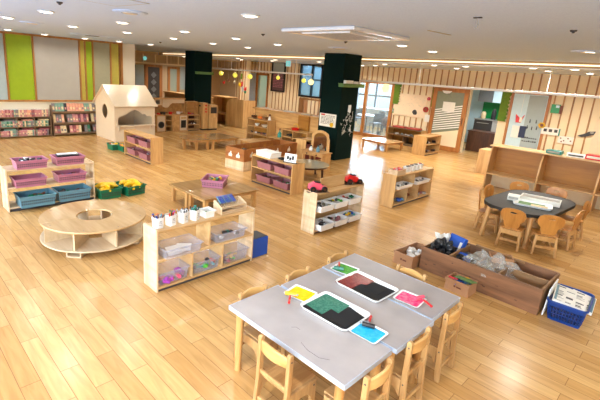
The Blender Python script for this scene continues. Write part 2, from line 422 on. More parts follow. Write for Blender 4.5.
# bright lobby beyond the glass doors, with its own outside windows
lob = MB().box(-12.9, -12.8, YB+.12, 18.6, 0, 2.6).box(-7.3, -7.2, YB+.12, 18.6, 0, 2.6)
struct('wall_lobby', lob, M['white'])
of = MB().box(-12.8, -7.3, 18.4, 18.5, 0, .55).box(-12.8, -7.3, 18.4, 18.5, 2.3, 2.6)
for x in (-12.7, -11.6, -10.5, -9.4, -8.3, -7.35): of.box(x-.05, x+.05, 18.38, 18.5, .5, 2.35)
of.box(-12.8, -7.3, 18.38, 18.5, 1.35, 1.43)
struct('window_5', of, M['dark'])
# kitchen room beyond the sliding door
struct('wall_kitchen', MB().box(-7.2, -7.1, YB+.12, 17.2, 0, 2.6).box(-7.2, -2.9, 17.1, 17.2, 0, 2.6).box(-3.0, -2.9, YB+.12, 17.2, 0, 2.6), M['doorblue'])
# columns
struct('column_1', MB().box(-7.28, -6.62, 8.87, 9.6, 0, ZC), M['colg'])
struct('column_2', MB().box(-13.92, -13.3, 8.87, 9.65, 0, ZC), M['colg'])

# ------------------------------------------------------------------ ceiling fittings
def light(name, typ, loc, energy, size=.2, color=(1,.945,.86), rot=(0,0,0), shape='DISK', size_y=None, parent=None):
    l = bpy.data.lights.new(name, typ); l.energy = energy; l.color = color
    if typ == 'AREA':
        l.shape = shape; l.size = size
        if size_y: l.size_y = size_y
        l.spread = R(150)
    o = bpy.data.objects.new(name, l); C.objects.link(o); o.location = loc; o.rotation_euler = rot
    if parent: o.parent = parent
    return o
def downlight(label):
    t = thing('downlight', label, 'ceiling light', (0,0,0), 0, 'recessed ceiling downlights')
    MB().lathe([(.078,-.001),(.1,-.001),(.1,-.012),(.08,-.016),(.076,-.004)], 24, close=True).build('trim_ring', M['whitep'], t)
    MB().lathe([(0,-.024),(.05,-.022),(.077,-.014),(.077,-.002),(0,-.002)], 20).build('diffuser', M['lamp'], t)
    return t
def place_light(x, y, z, label, first=[None]):
    if first[0] is None: first[0] = downlight(label); t = first[0]
    else: t = dup(first[0], label=label)
    t.location = (x, y, z)
    light('downlight_lamp', 'AREA', (x, y, z-.03), 8 if y < 1.2 and x < -3 else 12 if x < -11 and z == ZC else (15 if x < -6 and z == ZC else (34 if x > -2 and z == ZC else (34 if z == ZB else 23))), .15)
for x, y in [(-3.67,3.15),(-6.27,1.87),(-8.1,1.84),(-8.35,2.93),(-6.35,2.95),(-8.23,3.91),(-6.45,4.09),(-8.34,5.02),(-6.47,5.23),(-8.45,6.14),(-6.55,6.42),(-8.4,7.19),
             (-3.81,6.64),(-3.85,7.84),(-1.38,7.55),(-3.67,.6),(-1.2,1.0),(-1.2,-.3),(.9,.4),(1.3,2.2),(1.3,4.2),(1.5,6.4),(1.6,8.6)]:  # those out of view, near and right of the camera, are added to brighten the floor
    place_light(x, y, ZC, 'small round recessed light in the main white ceiling, away from the walls')
for x, y in [(-12.0,1.6),(-11.8,2.655),(-12.3,3.6),(-12.25,4.6),(-12.0,5.45),(-11.86,6.35)]:
    place_light(x, y, ZC, 'small round recessed light close above the coloured panel wall')
for x, y in [(-2.85,10.5),(-2.86,11.75),(-2.1,10.5),(-2.15,12.3),(-4.4,10.8),(-5.2,10.8),(-5.25,12.3),(-6.9,11.2),(-8.0,12.4),(-9.4,11.2),(-11.2,10.9),(-12.4,11.9),(-13.2,10.8),(-14.3,11.9),(-15.4,10.7),(-16.5,10.9),(-17.2,10.9),(-8.9,13.0),(-.6,11.7)]:
    place_light(x, y, ZB, 'small round recessed light in the lower ceiling beyond the glowing cove')
# warm cove light

ac = thing('ceiling_air_conditioner', 'large square white ceiling air conditioner with slatted centre grille', 'air conditioner', (-3.68,4.9,ZC-.04))
MB().ringprism([(-.6,-.66),(.6,-.66),(.6,.66),(-.6,.66)], [(-.50,-.56),(.50,-.56),(.50,.56),(-.50,.56)], 0, .04).build('frame', M['whitep'], ac, .01)
MB().box(-.5,.5,-.56,.56,.03,.038).build('recess_panel', M['dark'], ac)
MB().ringprism([(-.40,-.46),(.40,-.46),(.40,.46),(-.40,.46)], [(-.36,-.42),(.36,-.42),(.36,.42),(-.36,.42)], -.012, .02).build('grille_frame', M['whitep'], ac, .004)
g = MB()
for k in range(8): g.at(-.315+k*.09,0,-.006).box(-.017,.017,-.42,.42,-.006,.0)
g.at(); g.build('grille', M['whitep'], ac); MB().box(-.36,.36,-.42,.42,-.006,.02).build('dark_core', M['dark'], ac)
for sx, sy, w, dd in ((0,-.51,.8,.05),(0,.51,.8,.05),(-.45,0,.05,.8),(.45,0,.05,.8)):
    MB().cbox(sx, sy, .012, w, dd, .008).build('air_flap', M['whitep'] if (sx < 0 or sy < 0) else M['grey'], ac, .003)
def roundvent(x, y, r, label):
    t = thing('ceiling_vent', label, 'ceiling vent', (x, y, ZC-.02))
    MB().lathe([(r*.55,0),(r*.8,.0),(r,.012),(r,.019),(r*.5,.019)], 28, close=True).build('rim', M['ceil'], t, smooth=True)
    MB().cyl(0,0,-.004,.012,r*.42,24).build('disc', M['creamw'], t)
roundvent(-5.0, 2.42, .2, 'round ceiling air diffuser nearest the camera, front row above the green-basket shelf')
roundvent(-8.7, 2.35, .2, 'round ceiling air diffuser above the left pink-basket shelf')
roundvent(-5.6, 7.3, .24, 'round ceiling air diffuser in front of the right green column')
roundvent(-1.42, 7.6, .2, 'round ceiling air diffuser at the right beside a downlight')
t = thing('ceiling_vent', 'long dark slot vent in the ceiling near the coloured panels', 'ceiling vent', (-10.6,4.3,ZC-.012))
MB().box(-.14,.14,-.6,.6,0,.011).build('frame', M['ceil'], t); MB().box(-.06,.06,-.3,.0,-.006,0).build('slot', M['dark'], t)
t = thing('access_panel', 'square access hatch outlined in the ceiling at the top left', 'ceiling hatch', (-4.35,1.85,ZC-.004), R(8))
MB().ringprism([(-.3,-.3),(.3,-.3),(.3,.3),(-.3,.3)], [(-.285,-.285),(.285,-.285),(.285,.285),(-.285,.285)], 0, .003).build('edge_trim', M['grey'], t)
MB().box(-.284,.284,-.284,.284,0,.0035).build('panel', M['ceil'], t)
t = tag(MB().box(-.25,.25,-.012,.012,0,.006).build('slot_grille', M['grey']), 'thin grey slot in the ceiling right of the air conditioner', 'ceiling slot', loc=(-2.43,5.05,ZC-.0065), rz=R(85))
for x, y, lb in [(-1.1,5.07,'small dark sprinkler head in the ceiling at the far right'),(-5.09,1.66,'small dark sprinkler head in the ceiling at the upper left'),
                 (-5.2,4.75,'small dark sprinkler head in the ceiling left of the air conditioner'),(-10.3,5.8,'small speaker-like detector on the ceiling between column and panel wall'),
                 (-4.5,6.0,'small dark detector on the ceiling behind the air conditioner')]:
    t = thing('sprinkler_head', lb, 'sprinkler', (x, y, ZC-.03))
    MB().lathe([(0,.029),(.032,.029),(.028,.015),(.012,.008),(.012,0),(0,0)], 16).build('body', M['dark'], t)
t = thing('ceiling_hook', 'small dark hook screwed into the ceiling at the right', 'hook', (-1.6,4.0,ZC-.01))
MB().box(-.035,.035,-.012,.012,0,.009).build('plate', M['dark'], t)
MB().tube([(0,0,0),(0,0,-.04),(.012,0,-.055),(.012,0,-.075),(0,0,-.085),(-.014,0,-.075)], .005).build('hook', M['steel'], t)
# hanging white rails with their rods
def rail(x0, x1, y, z, rods, label):
    t = thing('hanging_rail', label, 'hanging rail', (x0, y, z))
    MB().box(0, x1-x0, -.03, .03, -.025, .025).build('bar', M['white'], t, .006)
    for r_ in rods: MB().cyl(r_-x0, 0, .025, ZB-z+.0, .009, 8).build('rod', M['white'], t)
rail(-7.55, 3.8, 10.5, 2.1, (-6.9,-5.4,-2.5,.3), 'long white rail hanging from the ceiling right of the dark column')
rail(-14.6, -9.05, 10.5, 2.17, (-14.1,-13.2,-11.6,-9.8), 'white rail hanging from the ceiling between the two dark columns')
def bulb(x, y, z, ztop, m, label, r=.085):
    t = thing('pendant_lamp', label, 'pendant lamp', (x, y, z), 0, 'round pendant lamps under the rails')
    MB().blob((0,0,0), (r,r,r), amp=0, sub=3).build('globe', M[m], t, smooth=True)
    MB().cyl(0,0,r*.8,ztop-z,.006,6).build('cord', M['white'], t)
    MB().cyl(0,0,r*.85,r*1.35,.025,12).build('socket', M['white'], t)
for x, dz, m, r, lb in [(-13.85,0,'bulb',.085,'yellow-green globe pendant, first from the left dark column'),(-12.96,-.03,'bulb',.09,'yellow-green globe pendant, second from the left dark column'),
                     (-12.08,-.04,'bulb',.09,'yellow-green globe pendant in front of the pale blue wall'),(-10.6,0,'bulb',.065,'small yellow globe pendant in front of the dark notice board'),
                     (-9.4,-.03,'bulb',.07,'smaller yellow globe pendant before the black-framed window'),(-9.08,-.06,'bulbw',.09,'whitish globe pendant at the end of the left rail')]:
    bulb(x, 10.5, 2.0+dz, 2.15, m, lb, r)
bulb(-7.25, 10.5, 1.99, 2.08, 'whitep', 'white unlit globe pendant just right of the right column', .09)
t = thing('pendant_lamp', 'glowing flower-shaped pendant in front of the glass doors', 'pendant lamp', (-6.34,10.5,1.94))
fl = MB()
for k in range(6): fl.blob((.075*math.cos(k*PI/3), 0, .075*math.sin(k*PI/3)), (.055,.05,.055), amp=0, sub=2)
fl.blob((0,0,0),(.07,.06,.07),amp=0,sub=2)
fl.build('flower_shade', M['bulbw'], t, smooth=True); MB().cyl(0,0,.1,.15,.006,6).build('cord', M['white'], t)
t = thing('exit_sign', 'small lit blue-green sign hanging above the notice board', 'exit sign', (-10.62,11.0,2.40))
MB().box(-.12,.12,-.02,.02,0,.2).build('housing', M['whitep'], t); MB().box(-.108,.108,-.026,-.02,.012,.188).build('lit_face', M['exit'], t)
MB().cyl(0,0,.2,.22,.01,8).build('rod', M['white'], t)
pg = MB().cbox(-.03,-.028,.10,.02,.003,.07).cbox(.03,-.028,.095,.05,.003,.015).cbox(-.03,-.028,.155,.03,.003,.025)
pg.build('running_figure', M['whitep'], t)
tag(MB().cyl(0,0,0,.02,.09,16).build('exit_lamp', M['exit']), 'tiny round lit green signal lamp on the far left wall band', 'signal lamp', loc=(-18.46,9.6,2.42)).rotation_euler = (0,R(90),0)
# trough planters on the columns
def trough(loc, n, label, L=.95):
    t = thing('wall_trough', label, 'planter', loc)
    MB().bin(.16, L, .09, .01, .01).build('trough', M['leafl'], t)
    if n:
        MB().box(-.03,.05,-.33,-.02,.012,.17).build('white_block', M['whitep'], t, .006); MB().box(-.03,.05,.02,.22,.012,.15).build('white_block', M['whitep'], t, .006)
    return t
trough((-6.52,9.15,1.92), 1, 'light green trough with white boxes mounted on the right dark column')
trough((-13.2,9.25,1.93), 0, 'long light green trough mounted on the left dark column', .74)
# ------------------------------------------------------------------ craft tables, trays and small wooden chairs
TZ = .52
def craft_table(x0, x1, y0, y1, label):
    t = thing('craft_table', label, 'table', ((x0+x1)/2, (y0+y1)/2, 0), 0, 'children craft tables')
    hx, hy = (x1-x0)/2, (y1-y0)/2
    MB().box(-hx+.015, hx-.015, -hy+.008, hy-.008, TZ-.028, TZ-.004).build('tabletop', M['birch'], t, .004)
    ap = MB()
    for s in (-1,1):
        ap.box(-hx+.09, hx-.09, s*(hy-.06)-.01, s*(hy-.06)+.01, TZ-.085, TZ-.028)
        ap.box(s*(hx-.07)-.01, s*(hx-.07)+.01, -hy+.07, hy-.07, TZ-.085, TZ-.028)
    ap.build('apron', M['birch'], t, .002)
    for sx in (-1,1):
        for sy in (-1,1):
            MB().cyl(sx*(hx-.062), sy*(hy-.055), 0, TZ-.028, .024, 18, .03).build('leg', M['blond'], t, smooth=True)
    # thin plastic film stretched over the top and hanging just over the edge
    nx, ny = 34, 18; vs = []; fs = []
    for i in range(nx+1):
        for j in range(ny+1):
            u = -hx+2*hx*i/nx; v = -hy+.001+2*(hy-.001)*j/ny
            z = TZ + .0022*noise.noise(Vector((u*9+x0*5, v*9+y0*7, 0)))
            vs.append((u, v, z))
    for i in range(nx):
        for j in range(ny): fs.append((i*(ny+1)+j, (i+1)*(ny+1)+j, (i+1)*(ny+1)+j+1, i*(ny+1)+j+1))
    c = MB().add(vs, fs)
    o = c.build('film_cover', M['cover'], None, smooth=True)
    tag(o, 'thin greyish plastic film covering ' + label.split(' with ')[0], 'table cover', loc=t.location.copy())
    e = MB().box(-hx-.003, hx+.003, -hy-.003, -hy, TZ-.03, TZ+.002).box(-hx-.003, -hx, -hy, hy-.001, TZ-.03, TZ+.002).box(hx, hx+.003, -hy, hy-.001, TZ-.034, TZ+.002)
    e.box(-hx-.003, hx+.003, hy-.004, hy-.002, TZ-.03, TZ+.002)
    e.build('hanging_hem', M['coveredge'], o)
    return t
craft_table(-2.06, -1.045, 1.71, 2.205, 'the nearest craft table with light wooden legs')
craft_table(-2.045, -1.025, 2.225, 2.74, 'the middle craft table with both painted paper trays')
craft_table(-2.055, -1.045, 2.752, 3.24, 'the farthest craft table with green and pink paint trays')
# crease marks and a thread on the film
tag(MB().tube([(0,0,0),(.08,-.02,.001),(.17,-.01,0),(.22,.03,0)], .0009, 5).build('loose_thread', M['dark']), 'loose dark thread lying on the nearest table cover', 'thread', loc=(-1.45,1.80,TZ+.004), rz=R(-5))
tag(MB().tube([(0,0,0),(.03,.01,.001),(.06,-.005,0)], .0008, 5).build('loose_thread', M['dark']), 'short dark scrap of thread on the nearest table, left of the longer one', 'thread', loc=(-1.60,1.87,TZ+.004), rz=R(30))

def small_chair(label):
    t = thing('wooden_chair', label, 'chair', (0,0,0), 0, 'small wooden chairs at the craft tables')
    W = .125
    for s in (-1,1):
        x = s*W
        # back post: upright board with a rounded top
        pts = [(-.155+.0,0),(-.115,0),(-.10,.26),(-.10,.545)] + [(-.1175+.0175*math.cos(a), .548+.0175*math.sin(a)+0) for a in [R(k) for k in range(0,181,30)]] + [(-.135,.545),(-.135,.26)]
        MB().prism([(a, b) for a, b in pts], x-.014, x+.014, 'x').build('leg', M['chair'], t, .004)
        # front leg with arched side board
        sb = [(.155,0),(.12,0),(.105,.15),(.07,.195),(.0,.205),(-.06,.19),(-.10,.14),(-.10,.27),(.145,.27)]
        MB().prism(sb, x-.012, x+.012, 'x').build('side_board', M['chair'], t, .004)
        b = MB()
        for yy, zz in ((-.118,.52),(-.118,.245),(.12,.24)): b.at(x+s*.0145, yy, zz, 0, 0, R(90)).cyl(0,0,-.001,.0015,.006,10)
        b.at(); b.build('bolt', M['dark'], t)
    MB().box(-W+.012, W-.012, -.10, .165, .255, .275).build('seat', M['chairx'], t, .005)
    # curved top rail
    n = 10; vs = []
    r = MB(); outer = []; 
    for i in range(n+1):
        u = -W+.014 + (2*W-.028)*i/n; bow = .028*(1-(u/W)**2); top = .53+.022*(1-(u/W)**2)
        vs += [(u, -.125-bow, .468), (u, -.107-bow, .468), (u, -.107-bow, top), (u, -.125-bow, top)]
    fs = [(0,1,2,3), tuple(4*n+k for k in (3,2,1,0))]
    for i in range(n):
        for k in range(4): fs.append((i*4+k, i*4+(k+1)%4, (i+1)*4+(k+1)%4, (i+1)*4+k))
    r.add(vs, fs); r.build('top_rail', M['rail'], t, .004, True)
    MB().box(-W+.014, W-.014, -.127, -.109, .30, .325).build('back_rail', M['chairx'], t, .003)
    MB().box(-W+.014, W-.014, -.137, -.119, .10, .128).build('stretcher', M['chairx'], t, .003)
    MB().box(-W+.012, W-.012, .12, .138, .19, .25).build('front_rail', M['chairx'], t, .003)
    return t
c0 = small_chair('pale wooden chair at the near short end, seen fully from behind')
c0.location = (-1.495, 1.735, 0)
for x, y, rz, lb in [(-1.095,1.945,PI/2,'pale wooden chair on the right side, nearest of three along the tables'),
                     (-1.10,2.44,PI/2,'pale wooden chair on the right side, middle of three along the tables'),
                     (-1.10,2.965,PI/2,'pale wooden chair on the right side, next to the tables far corner'),
                     (-1.97,1.96,-PI/2,'pale wooden chair on the far left side, beside the nearest table corner leg'),
                     (-1.965,2.46,-PI/2,'pale wooden chair on the left side, behind the yellow paint tray'),
                     (-1.975,3.02,-PI/2,'pale wooden chair on the left side, behind the green paint tray'),
                     (-1.50,3.18,PI,'pale wooden chair at the far end, only its top rail showing')]:
    dup(c0, (x, y, 0), rz, lb)

def tray_outline(w, d, r, n=5):
    pts = []
    for cx, cy, a0 in ((w/2-r, d/2-r, 0), (-w/2+r, d/2-r, 90), (-w/2+r, -d/2+r, 180), (w/2-r, -d/2+r, 270)):
        for k in range(n+1): pts.append((cx+r*math.cos(R(a0+90*k/n)), cy+r*math.sin(R(a0+90*k/n))))
    return pts
def tray(mb, w, d, h, r=.03, t=.006):
    o1 = tray_outline(w-.03, d-.03, r*.8); o2 = tray_outline(w, d, r); i2 = tray_outline(w-.014, d-.014, r*.9); i1 = tray_outline(w-.04, d-.04, r*.75)
    n = len(o1)
    vs = [(x,y,0) for x,y in o1]+[(x,y,h) for x,y in o2]+[(x,y,h) for x,y in i2]+[(x,y,.004) for x,y in i1]
    fs = [tuple(range(n))[::-1], tuple(range(3*n,4*n))]
    for k in range(3):
        for i in range(n): fs.append((k*n+i, k*n+(i+1)%n, (k+1)*n+(i+1)%n, (k+1)*n+i))
    return mb.add(vs, fs)
def paint_tray(x, y, rz, pm, label, w=.205, d=.19):
    t = thing('paint_tray', label, 'paint tray', (x, y, TZ+.004), rz, 'small square paint trays')
    tray(MB(), w, d, .014, .02).build('tray', M['whitep'], t, smooth=True)
    a = MB(); pts = tray_outline(w-.022, d-.022, .012)
    pts = [(u*(1+.03*math.sin(7*k)), v*(1+.03*math.cos(5*k))) for k, (u, v) in enumerate(pts)]
    a.prism(pts, .0055, .0085); a.build('paint_layer', M[pm], t)
    return t
paint_tray(-1.85, 2.235, R(10), 'pyellow', 'square tray of yellow paint on the left edge of the tables')
paint_tray(-1.895, 2.86, R(8), 'pgreen', 'square tray of bright green paint near the far left edge')
paint_tray(-1.28, 2.86, R(5), 'ppink', 'square tray of pink paint near the far right corner')
paint_tray(-1.235, 2.225, R(2), 'pblue', 'square tray of bright blue paint near the right edge')
def roller(x, y, rz, bm, hm, label, z=TZ+.02):
    t = thing('paint_roller', label, 'paint roller', (x, y, z), rz, 'sponge paint rollers')
    MB().at(0,0,.012,0,0,R(90)).cyl(0,0,-.042,.042,.0155,16).build('roller_sponge', M[bm], t, smooth=True)
    MB().tube([(.045,0,.012),(.055,0,.014),(.055,-.025,.016),(0,-.03,.018),(0,-.045,.016)], .0028, 6).build('wire_arm', M['steel'], t)
    MB().tube([(0,-.04,.016),(0,-.07,.014),(0,-.115,.008)], [.007,.009,.0075], 10).build('handle', M[hm], t, smooth=True)
    MB().tube([(0,-.112,.008),(0,-.125,.007)], .0095, 10).build('handle_end', M[hm], t, smooth=True)
    return t
roller(-1.872, 2.145, R(38), 'yellow', 'red', 'yellow sponge roller with red handle leaning on the yellow tray')
roller(-1.265, 2.268, R(205), 'black', 'red', 'black sponge roller with red handle lying in the blue tray')
roller(-1.915, 2.795, R(215), 'pdkgreen', 'red', 'dark green roller lying in the bright green tray')
roller(-1.225, 2.905, R(72), 'hotpink', 'red', 'pink roller whose red handle points right off the pink tray')
def big_tray(x, y, rz, cm, label, sheets):
    t = thing('art_tray', label, 'tray', (x, y, TZ+.004), rz, 'large white trays of brushed paper')
    tray(MB(), .42, .33, .022, .045).build('tray', M['whitep'], t, smooth=True)
    for k, (nm, poly, mt, lb) in enumerate(sheets):
        o = MB().prism(poly, .007+.0022*k, .0085+.0022*k).build(nm, M[mt], t); o['label'] = lb
    return t
big_tray(-1.535, 2.252, R(1), 'pdkgreen', 'large white tray with black paper and a brushed green sheet', [
    ('paper_sheet', [(-.19,-.145),(.185,-.145),(.185,.10),(.04,.13),(-.19,.0)], 'pblack', 'black art paper'),
    ('paper_sheet', [(-.19,-.10),(-.03,-.11),(-.03,-.0),(.035,-.005),(.03,.145),(-.19,.145)], 'pdkgreen', 'green brushed sheet'),
    ('paper_sheet', [(.03,-.13),(.17,-.12),(.18,.02),(.05,.01)], 'pblack', 'black art paper')])
big_tray(-1.60, 2.75, R(-1), 'pred', 'large white tray with black paper and a brushed dark red sheet', [
    ('paper_sheet', [(-.17,-.14),(.185,-.145),(.185,.13),(.0,.12),(-.17,.0)], 'pblack', 'black art paper'),
    ('paper_sheet', [(-.20,-.15),(-.05,-.15),(-.05,.0),(-.01,.02),(-.01,.13),(-.20,.14)], 'pred', 'dark red brushed sheet'),
    ('paper_sheet', [(.0,-.05),(.13,-.04),(.14,.10),(.02,.10)], 'pblack', 'black art paper')])

# ------------------------------------------------------------------ open toy shelves
def toy_shelf(label, loc, rz, L, D, H, levels, dividers, m='birch', mz='palez', back=True, kick=.03, name='toy_shelf', mback=None):
    """front faces local -Y; x 0..L, y 0..D"""
    t = thing(name, label, 'shelf', loc, rz)
    T = .02
    for x in (0, L-T): MB().box(x, x+T, 0, D, 0, H).build('side_panel', M[mz], t, .003)
    MB().box(T, L-T, 0, D, H-.035, H-.014).build('top_board', M[m], t, .003)
    for z in levels: MB().box(T, L-T, 0, D-.012, z-T/2, z+T/2).build('shelf_board', M[m], t, .002)
    MB().box(T, L-T, 0, D, kick, kick+T).build('bottom_board', M[m], t, .002)
    MB().box(T, L-T, .015, D-.01, 0, kick).build('plinth', M['dark'], t)
    for x, z0, z1 in dividers: MB().box(x-.008, x+.008, .004, D-.012, z0, z1).build('divider', M[m], t)
    if back: MB().box(T, L-T, D-.01, D-.001, kick+T, H-.035).build('back_panel', M[mback or m], t)
    return t
def bins(parent_loc, rz, items):
    pass
def W2(loc, rz, x, y, z=0):
    c, s = math.cos(rz), math.sin(rz)
    return (loc[0]+c*x-s*y, loc[1]+s*x+c*y, loc[2]+z)
BIN = {}
def basket(kind, loc, rz, label, w=.3, d=.22, h=.1, m='rose', group=None, name='plastic_basket', flare=.02, lattice=False, rim=True, cat='basket'):
    t = thing(name, label, cat, loc, rz, group)
    MB().bin(w, d, h, .004, flare).build('tub', M[m], t)
    if rim:
        MB().ringprism([(-w/2-.008,-d/2-.008),(w/2+.008,-d/2-.008),(w/2+.008,d/2+.008),(-w/2-.008,d/2+.008)],
                   [(-w/2+.004,-d/2+.004),(w/2-.004,-d/2+.004),(w/2-.004,d/2-.004),(-w/2+.004,d/2-.004)], h-.004, h+.006).build('rim', M[m], t, .003)
    if lattice:
        l = MB(); n = int(w/.028)
        for k in range(n):
            x = -w/2+.03+(w-.06)*k/(n-1)
            for z in (h*.35, h*.6):
                l.cbox(x, -d/2+flare*(1-z/h)-.0005, z, .012, .004, h*.14)
        l.build('slot_pattern', M['dark'], t)
    return t
def toys(loc, rz, w, d, n, cols, group, what, z=.03, size=.03, cat='toy', flat=.7):
    """a handful of small loose toys lying in a container"""
    nm_ = ''
    for k in range(n):
        x = rnd.uniform(-w/2, w/2); y = rnd.uniform(-d/2, d/2); c = cols[k % len(cols)]
        s = size*rnd.uniform(.8, 1.4)
        mb = MB(); r_ = rnd.random()
        if r_ < .34: mb.at(0,0,0,rnd.uniform(0,6),rnd.uniform(-.5,.5)).cbox(0,0,0,s*1.6,s,s*.8)
        elif r_ < .67: mb.blob((0,0,0),(s*1.0,s*.8,s*flat), k+3, .3, 2, 1)
        else: mb.at(0,0,0,rnd.uniform(0,6),R(80)).cyl(0,0,-s,s,s*.42,10)
        mb.at()
        o = mb.build('toy_block' if r_ < .34 else ('toy_figure' if r_ < .67 else 'toy_peg'), M[c[0]], None, .002 if r_ < .34 else 0)
        tag(o, '%s %s' % (c[1], what.replace('toy', 'blocky toy' if r_ < .34 else ('rounded toy' if r_ < .67 else 'stick-shaped toy'), 1)), cat, group, W2(loc, rz, x, y, z+s*.5+rnd.uniform(0,.012)), rnd.uniform(0,6))

# nearest shelf (S1): runs along y, front faces +x
S1 = (-3.32, 1.83, 0); q = PI/2
toy_shelf('birch open shelf with pen cups on top and clear bins inside, nearest the camera', S1, q, 1.24, .26, .65, [.335],
          [(.62,.345,.62),(.41,.05,.325),(.80,.05,.325)], back=False)
def pen_cup(x, label, cols, seed):
    p = W2(S1, q, x, .10, .636)
    t = thing('pen_cup', label, 'pen cup', p, R(90)+seed*.1, 'white pen cups on the nearest shelf')
    o = MB(); w = .046
    oc = tray_outline(2*w, 2*w, .014, 3); ic = tray_outline(2*w-.008, 2*w-.008, .011, 3); ob = [(a*.86, b*.86) for a, b in oc]; ib = [(a*.84, b*.84) for a, b in ic]
    n = len(oc); vs = [(a,b,0) for a,b in ob]+[(a,b,.11) for a,b in oc]+[(a,b,.11) for a,b in ic]+[(a,b,.006) for a,b in ib]
    fs = [tuple(range(n))[::-1], tuple(range(3*n,4*n))]+[(k*n+i,k*n+(i+1)%n,(k+1)*n+(i+1)%n,(k+1)*n+i) for k in range(3) for i in range(n)]
    o.add(vs, fs).build('cup', M['whitep'], t, smooth=True)
    mk = MB()
    for k in range(3): mk.cbox(0, -w*.955, .035+.018*k, .045-.008*k, .002, .005)
    mk.cbox(.0,-w*.955,.07,.02,.002,.012)
    mk.build('printed_label', M['grey'], t)
    r = random.Random(seed)
    for k in range(12):
        a = r.uniform(-.03,.03); b = r.uniform(-.028,.028); c = cols[k % len(cols)]
        m_ = MB().tube([(0,0,0),(a*.9,b*.9,.07)], .0065, 7)
        m_.tube([(a*.9,b*.9,.075),(a*1.25,b*1.25,.09)], .0075, 7)
        pn = m_.build('pen', M[c[0]])
        wp = W2(p, R(90)+seed*.1, a*.6, b*.6, .045)
        tag(pn, '%s pen standing in the %s' % (c[1], label.split(',')[0]), 'pen', 'pens in the cups', wp, R(90))
pen_cup(.07, 'first white cup from the left, holding blue and brown pens', [('navy','blue'),('blue','light blue'),('brownp','brown'),('orangep','orange')], 1)
pen_cup(.21, 'second white cup from the left, holding mixed bright pens', [('red','red'),('yellow','yellow'),('green','green'),('purple','violet'),('black','black')], 2)
pen_cup(.35, 'third white cup from the left, holding pale grey pens', [('grey','grey'),('whitep','white'),('dark','dark grey')], 3)
pen_cup(.49, 'fourth white cup from the left, holding dark green pens', [('green','green'),('dark','dark'),('teal','teal')], 4)
bp = W2(S1, q, .65, .11, .636)
basket('w', bp, q, 'small white basket on the shelf beside the fourth pen cup', .13, .13, .07, 'whitep', name='white_basket', flare=.012)
toys(bp, q, .06, .06, 6, [('pgreen','green'),('yellow','yellow')], 'bits in the white basket', 'bit in the small white basket by the pen rack', .012, .016)
# wooden rack with blue pens
pr = W2(S1, q, .97, .12, .636)
t = thing('pen_rack', 'stepped pale wooden rack full of blue pens on the nearest shelf', 'pen rack', pr, q)
for s in (-1,1): MB().prism([(-.075,0),(.075,0),(.075,.13),(.04,.13),(-.075,.085)], s*.17-.006, s*.17+.006, 'x').build('end_board', M['pale'], t, .002)
MB().box(-.165,.165,-.07,.07,0,.008).build('rack_shelf', M['pale'], t); MB().box(-.165,.165,.06,.07,.008,.125).build('back_board', M['pale'], t)
MB().box(-.165,.165,-.072,-.062,.07,.085).build('front_rail', M['pale'], t); MB().box(-.165,.165,-.072,-.062,.012,.035).build('front_rail', M['pale'], t)
sl = MB()
for k in range(13): sl.at(-.15+.025*k,0,.084,0,R(16)).box(-.005,.005,-.07,.07,-.003,.003)
sl.at(); sl.build('top_slat', M['pale'], t)
for k in range(18):
    o = MB().tube([(0,-.045,-.012),(0,.035,.04)], .007, 7).build('blue_pen', M['navy' if k%3 else 'blue'])
    tag(o, 'slim %s pen lying in the wooden pen rack' % ('royal blue' if k%3 else 'light blue'), 'pen', 'pens in the wooden rack', W2(pr, q, -.15+.0125*k, .02+.02*(k%2), .125), q)
# clear bins on S1
def clear_bin(loc, rz, label, w, d, h):
    t = thing('clear_bin', label, 'bin', loc, rz, 'clear plastic bins on the nearest shelf')
    MB().bin(w, d, h, .004, .02).build('tub', M['clear'], t)
    MB().ringprism([(-w/2-.01,-d/2-.01),(w/2+.01,-d/2-.01),(w/2+.01,d/2+.01),(-w/2-.01,d/2+.01)],
                   [(-w/2+.003,-d/2+.003),(w/2-.003,-d/2+.003),(w/2-.003,d/2-.003),(-w/2+.003,d/2-.003)], h-.004, h+.004).build('rim', M['clear'], t)
    return t
for x, y, z, lb, w, d, h in [(.27,.06,.347,'wide clear bin pulled out of the upper left cell, holding paper',.42,.26,.10),
                     (.90,.10,.347,'wide clear bin in the upper right cell of the nearest shelf',.42,.24,.10),
                     (.21,.12,.052,'clear bin in the lower left cell with violet toys',.34,.22,.125),
                     (.605,.12,.052,'clear bin in the lower middle cell with mixed toys',.34,.22,.125),
                     (1.01,.12,.052,'clear bin in the lower right cell with yellow-green toys',.34,.22,.125)]:
    clear_bin(W2(S1,q,x,y,z), q, lb, w, d, h)
P_ = W2(S1,q,.27,.04,.36)
for k,(a,b,r_) in enumerate([(.0,.0,.3),(.06,.02,-.5),(-.08,-.02,.1)]):
    tag(MB().at(0,0,0,0,R(8+10*k)).prism([(-.08,-.05),(.07,-.06),(.09,.05),(-.06,.06)],0,.002).at().build('paper_sheet', M['paper']), 'white paper sheet lying in the pulled-out clear bin', 'paper', 'papers in the upper clear bin', W2(P_,q,a,b,.012+.012*k), q+r_)
toys(W2(S1,q,.9,.08,.357), q, .3, .12, 9, [('dark','dark'),('teal','teal'),('whitep','white')], 'toys in the upper right clear bin', 'toy in the upper right clear bin', .01, .028)
toys(W2(S1,q,.21,.08,.06), q, .26, .12, 12, [('purple','violet'),('hotpink','pink'),('purple','violet')], 'toys in the lower left clear bin', 'toy in the lower left clear bin', .01, .034)
toys(W2(S1,q,.605,.08,.06), q, .26, .12, 14, [('teal','teal'),('blue','blue'),('pgreen','green'),('red','red'),('dark','dark')], 'toys in the lower middle clear bin', 'toy in the lower middle clear bin', .03, .03)
toys(W2(S1,q,1.01,.08,.06), q, .26, .12, 10, [('yellow','yellow'),('pgreen','green'),('rose','rose')], 'toys in the lower right clear bin', 'toy in the lower right clear bin', .01, .03)
